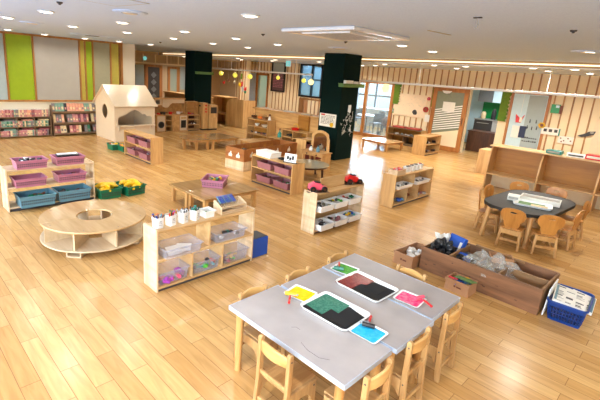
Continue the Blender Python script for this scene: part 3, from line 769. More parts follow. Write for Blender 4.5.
t = thing('storage_box', 'royal blue box with dark top standing on the floor behind the nearest shelf', 'box', (-3.47,3.22,0), q)
MB().box(-.13,.13,-.11,.11,0,.235).build('box_body', M['navy'], t, .006); MB().box(-.12,.12,-.10,.10,.235,.24).build('lid', M['dark'], t, .002)

# left shelf (S2) with pink and blue baskets
S2 = (-6.50, 1.28, 0)
toy_shelf('pale open shelf with pink and blue baskets at the left edge', S2, q, 1.22, .32, .62, [.345], [], 'pale', 'palez', back=False, kick=.045)
for x, y, z, m, lb in [(.34,.10,.606,'pink','pink basket on the shelf top at left, holding black and white toys'),
                    (.87,.12,.606,'pink','pink basket on the shelf top at right, under the toy keyboard'),
                    (.30,.06,.355,'pink','pink basket on the middle shelf at left, nearly empty'),
                    (.87,.08,.355,'pink','pink basket on the middle shelf at right, with blue and red toys'),
                    (.36,.03,.066,'blue','blue basket on the bottom shelf at left'),
                    (.88,.05,.066,'blue','blue basket on the bottom shelf at right')]:
    big = m == 'blue'
    basket('p', W2(S2,q,x,y,z), q, lb, .48 if big else .42, .33 if big else .28, .16 if big else .12, m, 'plastic baskets on the left shelf', lattice=True)
toys(W2(S2,q,.34,.10,.616), q, .28, .14, 9, [('black','black'),('whitep','white'),('dark','dark')], 'toys in the top left pink basket', 'toy in the top left pink basket', .075, .04)
t = thing('toy_keyboard', 'small toy keyboard with white keys lying across a pink basket', 'toy keyboard', W2(S2,q,.87,.12,.725), q)
MB().at(0,0,0,0,R(8)).box(-.16,.16,-.05,.05,0,.022).at().build('body', M['black'], t, .004)
for k in range(12): MB().at(0,0,0,0,R(8)).box(-.145+.0243*k,-.125+.0243*k,-.012,.046,.0225,.032).at().build('key', M['whitep'], t)
toys(W2(S2,q,.87,.08,.36), q, .28, .14, 14, [('navy','blue'),('red','red'),('dark','dark'),('blue','light blue')], 'toys in the middle right pink basket', 'toy in the middle right pink basket', .05, .028)
toys(W2(S2,q,.36,.03,.08), q, .32, .18, 9, [('green','dark green'),('brownp','brown')], 'toys in the left blue basket', 'toy in the left blue basket', .08, .034)
toys(W2(S2,q,.88,.05,.08), q, .32, .18, 12, [('green','dark green'),('brownp','brown'),('dark','dark')], 'toys in the right blue basket', 'toy in the right blue basket', .08, .034)
# green baskets of yellow toys
def green_basket(x, y, rz, label, w=.42, d=.32, h=.16):
    return basket('g', (x,y,0), rz, label, w, d, h, 'green', 'dark green floor baskets', lattice=True)
def banana(loc, rz, tilt, label, group, L=.16):
    pts = [( -L/2+L*k/6, .035*math.cos((k/6-.5)*3), 0) for k in range(7)]
    o = MB().at(0,0,0,0,tilt).tube(pts, [.010,.026,.034,.036,.034,.026,.010], 8).at().build('toy_banana', M['yellow'], smooth=True)
    tag(o, label, 'toy banana', group, loc, rz)
for bx, by, lb, gname in ((-6.60,2.72,'dark green basket right beside the left shelf, full of yellow toys','left green basket'),(-6.58,3.12,'dark green basket full of yellow toys, farther from the left shelf','right green basket')):
    green_basket(bx, by, q+R(8 if by>3 else 0), lb, .36, .44)
    for k in range(13):
        banana((bx+rnd.uniform(-.14,.14), by+rnd.uniform(-.10,.10), .13+.014*(k%5)), rnd.uniform(0,6), rnd.uniform(-.9,.9), 'yellow toy banana heaped in the '+gname, 'yellow toys in the '+gname, .24)
green_basket(-10.3, 4.50, q, 'dark green basket in front of the playhouse, left of the small shelf', .28, .34, .14)
green_basket(-10.0, 4.64, q, 'dark green basket half hidden behind the small shelf, by the playhouse', .28, .34, .14)
toys((-10.3,4.50,0), q, .2, .22, 9, [('yellow','yellow'),('red','red'),('whitep','white')], 'toys in the far left green basket', 'toy in the green basket before the playhouse', .10, .04)
toys((-10.0,4.64,0), q, .2, .22, 8, [('yellow','yellow'),('purple','violet'),('orangep','orange')], 'toys in the far hidden green basket', 'toy in the half-hidden green basket', .10, .04)
# small shelf (S3) in front of the playhouse, front faces -y
S3 = (-9.62, 4.44, 0)
toy_shelf('small honey-coloured shelf with four pink baskets in front of the playhouse', S3, 0, 1.33, .3, .60, [.33], [], 'honey', 'honeyz')
for x, z, lb in [(.33,.34,'upper left'),(.92,.34,'upper right'),(.33,.055,'lower left'),(.92,.055,'lower right')]:
    basket('p', W2(S3,0,x,.12,z), 0, 'old-rose basket in the %s place of the playhouse shelf' % lb, .42, .24, .13, 'rose', 'rose baskets on the playhouse shelf')
    toys(W2(S3,0,x,.12,z), 0, .3, .12, 6, [('whitep','white'),('dark','dark'),('rose','rose')], 'toys in the %s basket of the playhouse shelf' % lb, 'toy in the %s basket of the playhouse shelf' % lb, .07, .03)
# shelf (S4) with rose baskets in the middle of the room, front faces -y
S4 = (-6.10, 5.46, 0)
toy_shelf('honey-coloured shelf with rose baskets, white boxes and a framed card on top', S4, 0, 1.12, .34, .57, [.32], [], 'honey', 'honeyz')
for x, z, lb in [(.34,.33,'upper left'),(.82,.33,'upper right'),(.34,.055,'lower left'),(.82,.055,'lower right')]:
    basket('p', W2(S4,0,x,.16,z), 0, 'old-rose basket in the %s place of the shelf under the framed card' % lb, .40, .30, .12, 'rose', 'rose baskets on the middle shelf')
toys(W2(S4,0,.34,.16,.055), 0, .3, .2, 8, [('brownp','brown'),('dark','dark')], 'toys in the lower left rose basket of the middle shelf', 'toy in the lower left rose basket', .07, .03)
toys(W2(S4,0,.82,.16,.055), 0, .3, .2, 8, [('leafl','pale green'),('grey','grey')], 'toys in the lower right rose basket of the middle shelf', 'toy in the lower right rose basket', .07, .03)
for k in range(3):
    t = thing('white_box', 'flat white box in a stack on the middle shelf, %s' % ['lowest of three','middle of three','topmost of three'][k], 'box', W2(S4,0,.30,.17,.557+.036*k), R(-4+3*k), 'stacked white boxes')
    MB().box(-.21,.21,-.14,.14,0,.026).build('box_body', M['paper'], t, .002); MB().box(-.213,.213,-.143,.143,.02,.035).build('lid', M['whitep'], t, .003)
t = thing('framed_card', 'white card with black print in a small stand on the middle shelf', 'framed card', W2(S4,0,.93,.12,.557), R(20))
MB().at(0,0,0,0,R(-14)).box(-.12,.12,-.006,.006,0,.17).at().build('card', M['whitep'], t, .002)
pm = MB().at(0,0,0,0,R(-14))
for a,b,c_,d_ in ((-.07,-.03,.06,.12),(-.02,.02,.05,.10),(.03,.07,.06,.13),(-.05,.05,.03,.04)): pm.box(a,b,-.008,-.006,c_,d_)
pm.at().build('printed_mark', M['spk_black'], t)
MB().prism([(.0,0),(.07,0),(.03,.14)], .02, .04, 'x').build('easel_foot', M['black'], t)
MB().box(-.13,.14,-.03,.03,0,.012).build('base', M['black'], t, .002)
tag(MB().at(0,0,.02).bin(.18,.12,.03,.004,.01).at().build('black_tray', M['black']), 'low black tray on the middle shelf between boxes and framed card', 'tray', loc=W2(S4,0,.68,.2,.54))

# shelf (S5) with vehicles on top, front faces +x
S5 = (-3.44, 4.31, 0)
toy_shelf('birch shelf with a pink and a red toy vehicle on top, white trays inside', S5, q, 1.13, .24, .60, [.31], [], 'birch', 'palez')
for x, y, z, lb, c in [(.20,.06,.32,'upper left',[('olivep','olive'),('dark','dark')]),(.53,.06,.32,'upper middle',[('pgreen','green'),('yellow','yellow'),('dark','dark')]),(.87,.06,.32,'upper right',[('black','black'),('red','red'),('green','green')]),
                  (.20,.03,.055,'lower left',[('dark','dark'),('grey','grey')]),(.53,.03,.055,'lower middle',[('rose','rose'),('dark','dark'),('pink','pink')]),(.87,.03,.055,'lower right',[('navy','blue'),('teal','teal'),('yellow','yellow')])]:
    basket('w', W2(S5,q,x,y,z), q, 'white tray in the %s place of the vehicle shelf' % lb, .31, .25, .09, 'whitep', 'white trays on the vehicle shelf', name='white_tray', rim=False, cat='tray')
    toys(W2(S5,q,x,y,z), q, .22, .14, 8, c, 'toys in the %s tray of the vehicle shelf' % lb, 'toy in the %s tray of the vehicle shelf' % lb, .05, .028)
t = thing('display_board', 'blank honey-coloured wooden board standing on the vehicle shelf', 'board', W2(S5,q,.53,.15,.586), q)
MB().at(0,0,0,0,R(-6)).box(-.28,.28,-.009,.009,0,.16).at().build('panel', M['birch'], t, .003)
MB().box(-.26,.26,-.02,.03,0,.012).build('foot', M['honey'], t)
def toy_car(loc, rz, m, label):
    t = thing('toy_vehicle', label, 'toy vehicle', loc, rz)
    MB().prism([(-.13,.035),(.12,.03),(.135,.07),(.07,.085),(.03,.125),(-.06,.135),(-.13,.10)], -.05, .05, 'y').build('body', M[m], t, .012)
    MB().prism([(-.05,.125),(.02,.118),(.03,.14),(-.05,.15)], -.035, .035, 'y').build('cab_window', M['black'], t, .004)
    for sx in (-.085,.085):
        for sy in (-1,1):
            w = MB().at(sx, sy*.06, .042, 0, R(90)).cyl(0,0,-.016,.016,.042,18).at().build('wheel', M['black'], t, .005)
            MB().at(sx, sy*.077, .042, 0, R(90)).cyl(0,0,-.002,.002,.016,12).at().build('hub', M['darkwood'], w)
    MB().box(-.16,.16,-.07,.07,0,.004).build('base_mat', M['darkwood'], t)
    return t
toy_car(W2(S5,q,.13,.11,.586), R(60), 'hotpink', 'pink toy vehicle with black wheels on the left end of the vehicle shelf')
toy_car(W2(S5,q,.98,.11,.586), R(65), 'red', 'red toy vehicle with black wheels on the right end of the vehicle shelf')

# shelf (S6) with cups on top, front faces +x
S6 = (-3.46, 6.44, 0)
toy_shelf('birch shelf with white cups and a crate of red toys on top, further back', S6, q, 1.42, .26, .585, [.31], [(.48,.05,.30),(.90,.05,.30),(.68,.32,.55)], 'birch', 'honeyz')
t = thing('small_crate', 'small pale wooden crate of red toys on the cup shelf', 'crate', W2(S6,q,.2,.11,.571), q)
MB().bin(.3,.18,.09,.008,.0).build('crate_body', M['pale'], t)
toys(W2(S6,q,.2,.11,.571), q, .2, .1, 7, [('red','red'),('rose','rose')], 'red toys in the small crate', 'toy in the small pale crate on the cup shelf', .06, .032)
for k in range(4):
    p = W2(S6,q,.55+.15*k+(.03 if k else 0),.11,.571)
    t = thing('white_cup', 'square white cup on the cup shelf, %s' % ['the wider one nearest the small crate','second from the crate','third from the crate','farthest from the crate'][k], 'cup', p, q, 'white cups on the cup shelf')
    w = .15 if k == 0 else .1
    MB().bin(w,.1,.10,.004,.008).build('cup', M['whitep'], t)
    toys(p, q, w*.5, .04, 5, [('black','black'),('dark','dark'),('red','red') if k == 3 else ('brownp','brown')], 'toys in the white cups', 'toy sticking out of a white cup on the cup shelf', .085, .022)
for x, z, lb in ((.34,.32,'upper left'),(1.0,.32,'upper right')):
    basket('w', W2(S6,q,x,.07,z), q, 'white tray of tools in the %s cell of the cup shelf' % lb, .5, .22, .06, 'whitep', name='white_tray', rim=False, cat='tray')
    toys(W2(S6,q,x,.07,z), q, .36, .1, 10, [('whitep','white'),('grey','grey'),('dark','dark')], 'tools in the %s tray of the cup shelf' % lb, 'toy in the %s tray of the cup shelf' % lb, .03, .03)
toys(W2(S6,q,.25,.1,.055), q, .3, .12, 9, [('navy','blue'),('blue','light blue')], 'blue toys in the lower left cell', 'toy in the lower left cell of the cup shelf', .005, .04)
toys(W2(S6,q,.7,.1,.055), q, .3, .12, 7, [('brownp','brown'),('rose','rose')], 'toys in the lower middle cell', 'toy in the lower middle cell of the cup shelf', .005, .035)
toys(W2(S6,q,1.12,.1,.055), q, .3, .12, 7, [('rose','rose'),('grey','grey')], 'toys in the lower right cell', 'toy in the lower right cell of the cup shelf', .005, .035)
# shelf (S7) by the door, front faces +x
S7 = (-5.72, 12.15, 0)
toy_shelf('small honey-coloured shelf near the sliding door, toys inside', S7, q, .98, .43, .59, [.32], [], 'honey', 'honeyz')
toys(W2(S7,q,.5,.2,.33), q, .7, .2, 10, [('dark','dark'),('whitep','white'),('black','black')], 'toys on the upper level of the door shelf', 'toy on the upper level of the shelf by the door', .0, .05)
toys(W2(S7,q,.5,.2,.06), q, .7, .2, 8, [('dark','dark'),('grey','grey')], 'toys on the lower level of the door shelf', 'toy on the lower level of the shelf by the door', .0, .05)
# wall bench shelf with cushions
S8 = (-7.85, 13.45, 0)
toy_shelf('low wide shelf against the batten wall with red cushions on it', S8, 0, 1.3, .42, .58, [.32], [(.65,.05,.31)], 'bookwood', 'honeyz', mback='deskback')
for k, x in enumerate((.38,.92)):
    t = thing('seat_cushion', 'flat dull red cushion on the wall shelf, %s' % ['nearer the glass doors','nearer the sliding door'][k], 'cushion', W2(S8,0,x,.2,.567), R(5*k), 'red cushions')
    MB().box(-.23,.23,-.15,.15,0,.06).build('pad', mat('dull_red_cloth', (168,70,60), .8, bump=.2), t, .025, seg=3)
    MB().cyl(0,0,.058,.063,.02,12).build('button', M['rose'], t)
toys(W2(S8,0,.65,.18,.33), 0, 1.0, .15, 8, [('whitep','white'),('grey','grey'),('paper','cream')], 'toys on the wall shelf', 'toy inside the low wall shelf', .0, .04)
# ------------------------------------------------------------------ round storage table with a hole
t = thing('ring_table', 'low round pale wooden table with centre hole and open cubbies below', 'table', (-4.95,1.885,0), 0)
def circ(r, n=64, a0=0, a1=2*PI): return [(r*math.cos(a0+(a1-a0)*k/n), r*math.sin(a0+(a1-a0)*k/n)) for k in range(n if a1-a0 > 6.2 else n+1)]
for s in (PI/2, -PI/2):
    a = circ(.61, 40, s+.004, s+PI-.004); b = circ(.205, 40, s+.012, s+PI-.012)
    MB().prism(a+b[::-1], .298, .32).build('tabletop', M['ringtop'], t, .004)
MB().ringprism(circ(.61), circ(.205), .075, .093).build('bottom_shelf', M['ringpale'], t, .003)
for k in range(8):
    MB().at(0,0,0,k*PI/4+.03).box(.21,.585,-.009,.009,.093,.298).at().build('divider', M['ringpale'], t)
for k in range(4):
    f = MB().at(0,0,0,k*PI/2+R(45)).box(.44,.57,-.085,-.07,0,.075).box(.44,.57,.07,.085,0,.075).box(.44,.57,-.085,.085,0,.014).at()
    f.build('foot', M['ringpale'], t)
b = MB()
for a in (0.1,.9,1.9,2.9,3.9,4.9,5.7): b.cyl(.55*math.cos(a), .55*math.sin(a), .3195, .321, .008, 10)
b.build('screw_cap', M['darkwood'], t)

# ------------------------------------------------------------------ low tables
def low_table(label, loc, rz, w, d, h, top='tabletop', poly=None, legs=None, group='low wooden floor tables', legm='blond', lr=.03):
    t = thing('low_table', label, 'table', loc, rz, group)
    pl = poly or [(-w/2,-d/2),(w/2,-d/2),(w/2,d/2),(-w/2,d/2)]
    MB().prism(pl, h-.024, h).build('tabletop', M[top], t, .005)
    lg = legs or [(-w/2+.06,-d/2+.06),(w/2-.06,-d/2+.06),(w/2-.06,d/2-.06),(-w/2+.06,d/2-.06)]
    ap = MB()
    for k in range(len(lg)):
        (x0,y0),(x1,y1) = lg[k], lg[(k+1)%len(lg)]
        a = math.atan2(y1-y0,x1-x0); L = math.hypot(x1-x0,y1-y0)
        ap.at(x0,y0,0,a).box(0,L,-.009,.009,h-.075,h-.024)
    ap.at(); ap.build('apron', M['blond'], t)
    for x, y in lg: MB().box(x-lr,x+lr,y-lr,y+lr,0,h-.024).build('leg', M[legm], t, .004)
    return t
low_table('low glossy square table carrying a pink basket, behind the nearest shelf', (-5.06,3.97,0), 0, .50, 1.08, .29)
low_table('low glossy table beside the one with the pink basket, nothing on it', (-5.59,3.97,0), 0, .52, 1.04, .283)

basket('p', (-5.40,4.05,.292), R(41), 'pink basket of green toys on the low table', .37, .44, .12, 'pink', lattice=True)
toys((-5.42,4.05,.31), q, .3, .2, 16, [('green','green'),('leafl','pale green'),('yellow','yellow'),('brownp','brown')], 'toys in the pink table basket', 'toy in the pink basket on the low table', .06, .032)
half = [(.45,-.5)]+[(.45,.5)]+[(.45-.64*math.sin(PI*k/16)-.0, .5*math.cos(PI*k/16)) for k in range(1,16)]
low_table('low half-round glossy table near the play kitchen', (-9.63,6.24,0), R(90), 1, 1, .29, poly=half, legs=[(.38,-.40),(.38,.40),(.08,.32),(-.10,0),(.08,-.32)])
low_table('low rectangular glossy table joined to the half-round one', (-9.62,7.20,0), 0, .95, .94, .29)
low_table('low honey-coloured table behind the toy crate, before the long counter', (-8.35,7.85,0), R(-8), 1.15, .85, .29, top='honey')
low_table('low wooden table on the floor by the bright glass doors', (-7.12,12.02,0), R(-4), 1.0, .95, .28, top='ringtop')
t = thing('round_glass_table', 'low round glossy table with dark legs beside the play vanity', 'table', (-5.76,6.80,0))
MB().cyl(0,0,.29,.305,.46,48).build('tabletop', mat('glossy_table_glass', (150,140,116), .06, var=.04), t, .004)
MB().lathe([(.39,.25),(.42,.25),(.42,.289),(.39,.289)], 40, close=True).build('apron', M['darkwood'], t)
for k in range(4):
    a = k*PI/2+.2
    MB().tube([(.35*math.cos(a),.35*math.sin(a),.27),(.38*math.cos(a),.38*math.sin(a),0)], [.028,.022], 10).build('leg', M['darkwood'], t)

# ------------------------------------------------------------------ playhouse
t = thing('playhouse', 'cream wooden playhouse with pitched roof, oval side window and scalloped opening', 'playhouse', (-12.56,4.94,0))
hw, hd, he, hr = 1.30, 1.22, 1.04, 1.50      # x depth, y length, eave, ridge
th = .03
# end wall facing the camera (-y): gable outline with an oval window
def gable(y0, y1, oval):
    out = [(0,0),(hw,0),(hw,he),(hw/2,hr),(0,he)]
    if not oval: return MB().prism(out, y0, y1, 'y')
    # outline resampled to match the oval
    n = 40; inner = [(hw*.50+.19*math.cos(2*PI*k/n), .79+.20*math.sin(2*PI*k/n)) for k in range(n)]
    outer = []
    for k in range(n):
        a = 2*PI*k/n; dx, dz = math.cos(a), math.sin(a); best = 9
        for i in range(5):
            (x1,z1),(x2,z2) = out[i], out[(i+1)%5]
            den = dx*(z2-z1)-dz*(x2-x1)
            if abs(den) < 1e-9: continue
            cx, cz = hw*.50, .79
            s_ = ((x1-cx)*(z2-z1)-(z1-cz)*(x2-x1))/den; u = ((x1-cx)*dz-(z1-cz)*dx)/den
            if s_ > 0 and -1e-6 <= u <= 1+1e-6: best = min(best, s_)
        outer.append((hw*.50+dx*best, .79+dz*best))
    # snap nearest samples to the true corners
    for c_ in out:
        k = min(range(n), key=lambda i: (outer[i][0]-c_[0])**2+(outer[i][1]-c_[1])**2); outer[k] = c_
    return MB().ringprism(outer, inner, y0, y1, 'y')
gable(0, th, True).build('side_wall', M['house'], t)
gable(hd-th, hd, False).build('side_wall', M['house'], t)
MB().box(0,th,th,hd-th,0,he).build('back_wall', M['house'], t)
# front (+x): wall with a scalloped serving opening
fx0 = hw-th
fw = MB().box(fx0,hw,th,hd-th,0,.46).box(fx0,hw,th,.10,.46,he).box(fx0,hw,hd-.10,hd-th,.46,he)
top = [(.10,he),(.10,.66),(.16,.70),(.22,.70),(.28,.76),(.33,.75),(.39,.80),(.48,.85),(.60,.88),(.69,.85),(.77,.80),(.83,.75),(.90,.76),(.97,.70),(1.06,.70),(hd-.10,.66),(hd-.10,he)]
for i in range(1, len(top)-2):
    (a,b),(c_,d_) = top[i], top[i+1]
    fw.add([(fx0,a,b),(hw,a,b),(hw,c_,d_),(fx0,c_,d_),(fx0,a,he),(hw,a,he),(hw,c_,he),(fx0,c_,he)],
           [(0,3,2,1),(4,5,6,7),(0,1,5,4),(1,2,6,5),(2,3,7,6),(3,0,4,7)])
fw.build('front_wall', M['house'], t)
MB().box(hw-.02,hw+.11,.04,hd-.04,.425,.455).build('counter_ledge', M['house'], t, .004)
for y in (.12, hd-.14): MB().prism([(hw,.30),(hw+.09,.425),(hw,.425)], y, y+.022, 'y').build('ledge_bracket', M['house'], t)
for s in (0,1):
    ex, ez = (-.09, he-.075) if s == 0 else (hw+.09, he-.075)
    MB().prism([(ex,ez),(hw/2,hr),(hw/2,hr+.035),(ex-(.02 if s==0 else -.02),ez+.02)], -.05, hd+.05, 'y').build('roof_panel', M['house'], t, .004)
# ------------------------------------------------------------------ book cases against the left wall
t = thing('bookcase', 'low brown bookcase of three rows of small books under the green panel', 'bookcase', (-12.72,3.75,0), -q)
BL = 2.5     # local x runs back towards -y; front faces local... built in world-aligned boxes instead
t.rotation_euler = (0,0,0)
MB().box(-.27,-.25,-BL,0,0,.56).build('back_panel', M['bookwood'], t)
for y in (-BL, -.02): MB().box(-.25,0,y,y+.02,0,.56).build('side_panel', M['bookwood'], t)
lv = [.03,.28,.545]
for z in lv: MB().box(-.25,0,-BL+.02,-.02,z,z+.02).build('shelf_board', M['bookwood'], t)
for z, ys in ((.05,(-.42,-.84,-1.26,-1.7,-2.1)),(.30,(-.42,-.84,-1.26,-1.7,-2.1))):
    for y in ys: MB().box(-.25,0,y-.008,y+.008,z,z+.23).build('divider', M['bookwood'], t)
BC = [('bpink','pink',(190,126,124)),('bsal','salmon',(214,150,124)),('bmint','mint green',(116,150,132)),('bgrey','grey',(120,112,112)),('bcream','cream',(218,194,150)),('bred','dull red',(150,76,80)),('bdgreen','dark green',(52,110,84)),('bplum','plum',(120,64,80)),('bblack','near-black',(48,44,48))]
for k_, n_, c_ in BC: M[k_] = mat('book_cover_'+n_.replace(' ','_').replace('-','_'), c_, .6, var=.22, scale=45)
def book(x, y, z, w, d, h, key, label, group, tilt=0):
    cn = dict((a,b) for a,b,_ in BC)[key]
    t = thing('book', '%s book %s' % (cn, label), 'book', (x,y,z), 0, group)
    MB().at(0,0,0,0,0,tilt).box(-d,0,-w/2,w/2,0,h).at().build('cover', M[key], t)
    MB().at(0,0,0,0,0,tilt).box(-d+.003,-.004,-w/2+.003,w/2-.003,h-.002,h+.001).at().build('pages', M['paper'], t)
    MB().at(0,0,0,0,0,tilt).box(0,.0012,-w*.32,w*.32,h*.30,h*(.45+.2*rnd.random())).at().build('spine_label', M[rnd.choice(['bcream','bgrey','bcream','bpink'])], t)
pals = {0:['bpink','bpink','bpink','bpink','bmint','bpink','bgrey','bpink','bpink','bcream'],1:['bmint','bpink','bcream','bgrey','bmint','bcream','bdgreen'],2:['bpink','bpink','bgrey','bcream','bmint','bplum']}
def row(y0, y1, x, z, h, pal, label, group, w=.052, d=.16, tilt=0, gap=.002, pos=()):
    y = y0
    k = 0
    while y < y1-w:
        ww = w*rnd.uniform(.8,1.15)
        if not any(a < y+ww and y < b for a,b in pos):
            book(x, y+ww/2, z, ww-gap, d, h*rnd.uniform(.93,1.03), pal[(k//3*2+rnd.randrange(3)) % len(pal)], label, group, tilt)
        y += ww; k += 1
XB = -12.72
row(1.3, 3.70, XB-.03, .567, .19, ['bpink','bpink','bsal','bpink','bred','bmint','bpink','bgrey','bcream','bpink'], 'in the top row of the low bookcase', 'books in the top row of the low bookcase', .042)
row(1.3, 3.70, XB-.02, .302, .15, ['bgrey','bmint','bpink','bcream','bcream','bmint','bdgreen','bmint'], 'in the middle row of the low bookcase', 'books in the middle row of the low bookcase', .042)
row(1.3, 3.70, XB-.02, .052, .15, ['bpink','bpink','bplum','bcream','bgrey','bmint','bpink'], 'in the bottom row of the low bookcase', 'books in the bottom row of the low bookcase', .042)
for z, cols in ((.455,['bmint','bgrey','bmint','bgrey','bsal','bcream']),(.205,['bmint','bcream','bred','bmint','bred','bred'])):
    for k, y in enumerate((1.45+.42*j for j in range(6))):
        rowname = 'middle' if z > .3 else 'bottom'
        key = cols[k]; nm = dict((a,b) for a,b,_ in BC)[key]
        tag(MB().box(-.15,0,-.13,.13,0,.035).build('flat_book', M[key]), '%s book laid flat on the %s row of the low bookcase' % (nm, rowname), 'book', 'flat books of the low bookcase', (XB-.04,y+.03,z))
# taller display rack with slanted picture books
t = thing('book_rack', 'taller wooden display rack of leaning picture books next to the playhouse', 'book rack', (-12.70,3.80,0))
RL = 1.32
for y in (0, RL-.02): MB().prism([(0,0),(0,.30),(-.16,.86),(-.27,.86),(-.27,0)], y, y+.02, 'y').build('side_panel', M['bookwood'], t)
MB().box(-.27,-.25,.02,RL-.02,0,.86).build('back_panel', M['bookwood'], t)
for x, z in ((0,.04),(-.05,.33),(-.11,.64)): 
    MB().box(-.25,x,.02,RL-.02,z,z+.02).build('shelf_board', M['bookwood'], t)
    MB().box(x-.01,x,.02,RL-.02,z+.02,z+.05).build('front_lip', M['bookwood'], t)
for z, x, w, pal, nm in ((.665,-.135,.075,['bgrey','bmint','bmint','bmint','bblack','bsal','bsal','bsal','bsal','bsal','bsal','bmint','bmint','bcream'],'top'),
                      (.355,-.075,.075,['bcream','bgrey','bgrey','bsal','bblack','bgrey','bgrey','bpink','bpink','bplum','bpink','bplum','bpink','bblack'],'middle'),
                      (.065,-.025,.08,['bpink','bred','bcream','bcream','bblack','bpink','bred','bsal','bcream','bblack','bgrey','bdgreen','bblack','bgrey'],'lower')):
    y = .03; k = 0
    while y < RL-.1:
        ww = w*rnd.uniform(.95,1.15)
        key = pal[k % len(pal)]
        if key != 'bblack' or nm == 'top':
            book(-12.70+x, 3.80+y+ww/2, z, ww-.005, .015, .27*rnd.uniform(.93,1.0) if z > .3 else .23, key, 'leaning in the %s row of the display rack' % nm, 'books in the %s row of the display rack' % nm, R(-18))
        y += ww; k += 1

# ------------------------------------------------------------------ play kitchen along x=-12.45, facing +x
K = (-12.42, 6.78, 0)
def kunit(y0, y1, h, label, cat, name, m='honey'):
    t = thing(name, label, cat, (K[0], y0, 0)); L = y1-y0
    MB().box(-.36,0,0,L,0,h).build('cabinet_body', M[m], t, .004)
    MB().box(-.37,.01,-.005,L+.005,h,h+.02).build('worktop', M['blond'], t, .003)
    return t
t = kunit(6.86, 7.18, .55, 'toy washing machine with white front and black round door in the play kitchen', 'toy washing machine', 'play_washer')
MB().box(.0,.012,.02,.30,.03,.53).build('front_panel', M['house'], t, .004)
MB().at(.012,.16,.25,0,0,R(90)).lathe([(.075,0),(.11,0),(.11,.015),(.075,.015)],24,close=True).at().build('door_ring', M['dark'], t)
MB().at(.012,.16,.25,0,0,R(90)).cyl(0,0,0,.008,.09,24).at().build('door_window', M['black'], t)
t = thing('play_cupboard', 'open toy cupboard with dark niches between washer and stove', 'toy cupboard', (K[0],7.185,0))
for y in (0,.24): MB().box(-.36,0,y,y+.02,0,.55).build('side_panel', M['honeyz'], t)
for z in (.0,.18,.36,.55): MB().box(-.36,.005,.02,.24,z,z+.02).build('shelf_board', M['honey'], t)
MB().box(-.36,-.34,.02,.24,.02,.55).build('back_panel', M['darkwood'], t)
t = kunit(7.45, 7.72, .55, 'plain honey-coloured toy cabinet beside the toy oven', 'toy cabinet', 'play_cabinet')
MB().box(0,.012,.01,.26,.02,.53).build('door', M['honey'], t, .003)
t = kunit(7.725, 8.02, .55, 'toy oven with white frame and black window in the play kitchen', 'toy oven', 'play_oven')
MB().box(0,.012,.01,.285,.03,.53).build('door', M['house'], t, .004)
MB().box(.012,.018,.05,.245,.12,.38).build('oven_window', M['black'], t, .01)
MB().box(.012,.02,.05,.245,.43,.49).build('control_panel', M['honey'], t)
t = thing('kitchen_hutch', 'honey-coloured hutch with arched canopy above the play kitchen worktop', 'toy kitchen hutch', (K[0]-.36, 6.86, .575))
for y in (0,.28,1.14): MB().box(0,.2,y,y+.02,0 if y != .28 else .3,.52).build('side_panel', M['honeyz'], t)
MB().box(0,.015,.0,1.16,0,.52).build('back_panel', M['honey'], t)
MB().box(0,.24,-.01,1.17,.50,.53).build('top_board', M['honey'], t)
MB().box(.0,.2,.02,.28,.28,.30).build('shelf_board', M['honey'], t)
mw = MB().box(.18,.20,.02,.28,.30,.50).build('toy_microwave_door', M['house'], t)
MB().box(.2,.205,.06,.20,.34,.46).build('window', M['dark'], mw)
MB().prism([(.30,.50),(1.14,.50),(1.14,.36),(.66,.37),(.60,.33),(.50,.22),(.40,.22),(.30,.26)], .185, .21, 'x').build('canopy', M['house'], t)
def pot(loc, m, label, r=.06):
    t = thing('toy_pot', label, 'toy pot', loc, 0)
    MB().lathe([(.0,0),(r*.8,0),(r,.03),(r,.08),(r*.92,.08),(r*.9,.03),(0,.01)], 18).build('bowl', M[m], t, smooth=True)
    MB().tube([(0,r,.06),(0,r+.09,.07)], .01, 6).build('handle', M[m], t)
pot((K[0]-.12, 7.15, .575), 'black', 'black toy pot on the play kitchen worktop', .09)
pot((K[0]-.14, 7.45, .575), 'red', 'small red toy pan on the play kitchen worktop')
pot((K[0]-.12, 7.75, .575), 'whitep', 'white toy bowl on the play kitchen worktop', .07)
toys((K[0]-.1,6.98,.575), q, .1, .1, 4, [('red','red'),('rose','rose')], 'toys on the worktop above the toy washer', 'toy piece above the toy washing machine', .0, .035)
# small stacked shelf unit beside the kitchen
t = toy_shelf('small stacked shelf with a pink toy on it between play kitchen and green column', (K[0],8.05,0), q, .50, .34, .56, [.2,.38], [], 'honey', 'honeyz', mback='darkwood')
MB().box(.03,.47,.31,.33,.56,1.0).build('upper_back', M['honey'], t); MB().box(.03,.05,.1,.31,.56,.98).box(.45,.47,.1,.31,.56,.98).box(.03,.47,.1,.33,.98,1.0).build('upper_frame', M['honey'], t)
toys((K[0]-.15,8.3,.56), q, .3, .12, 6, [('pink','pink'),('red','red'),('rose','rose')], 'toys on top of the small stacked shelf', 'toy on top of the small stacked shelf', .0, .045)
toys((K[0]-.12,8.3,.22), q, .3, .1, 6, [('whitep','white'),('black','black')], 'toys inside the small stacked shelf', 'toy inside the small stacked shelf', .0, .04)
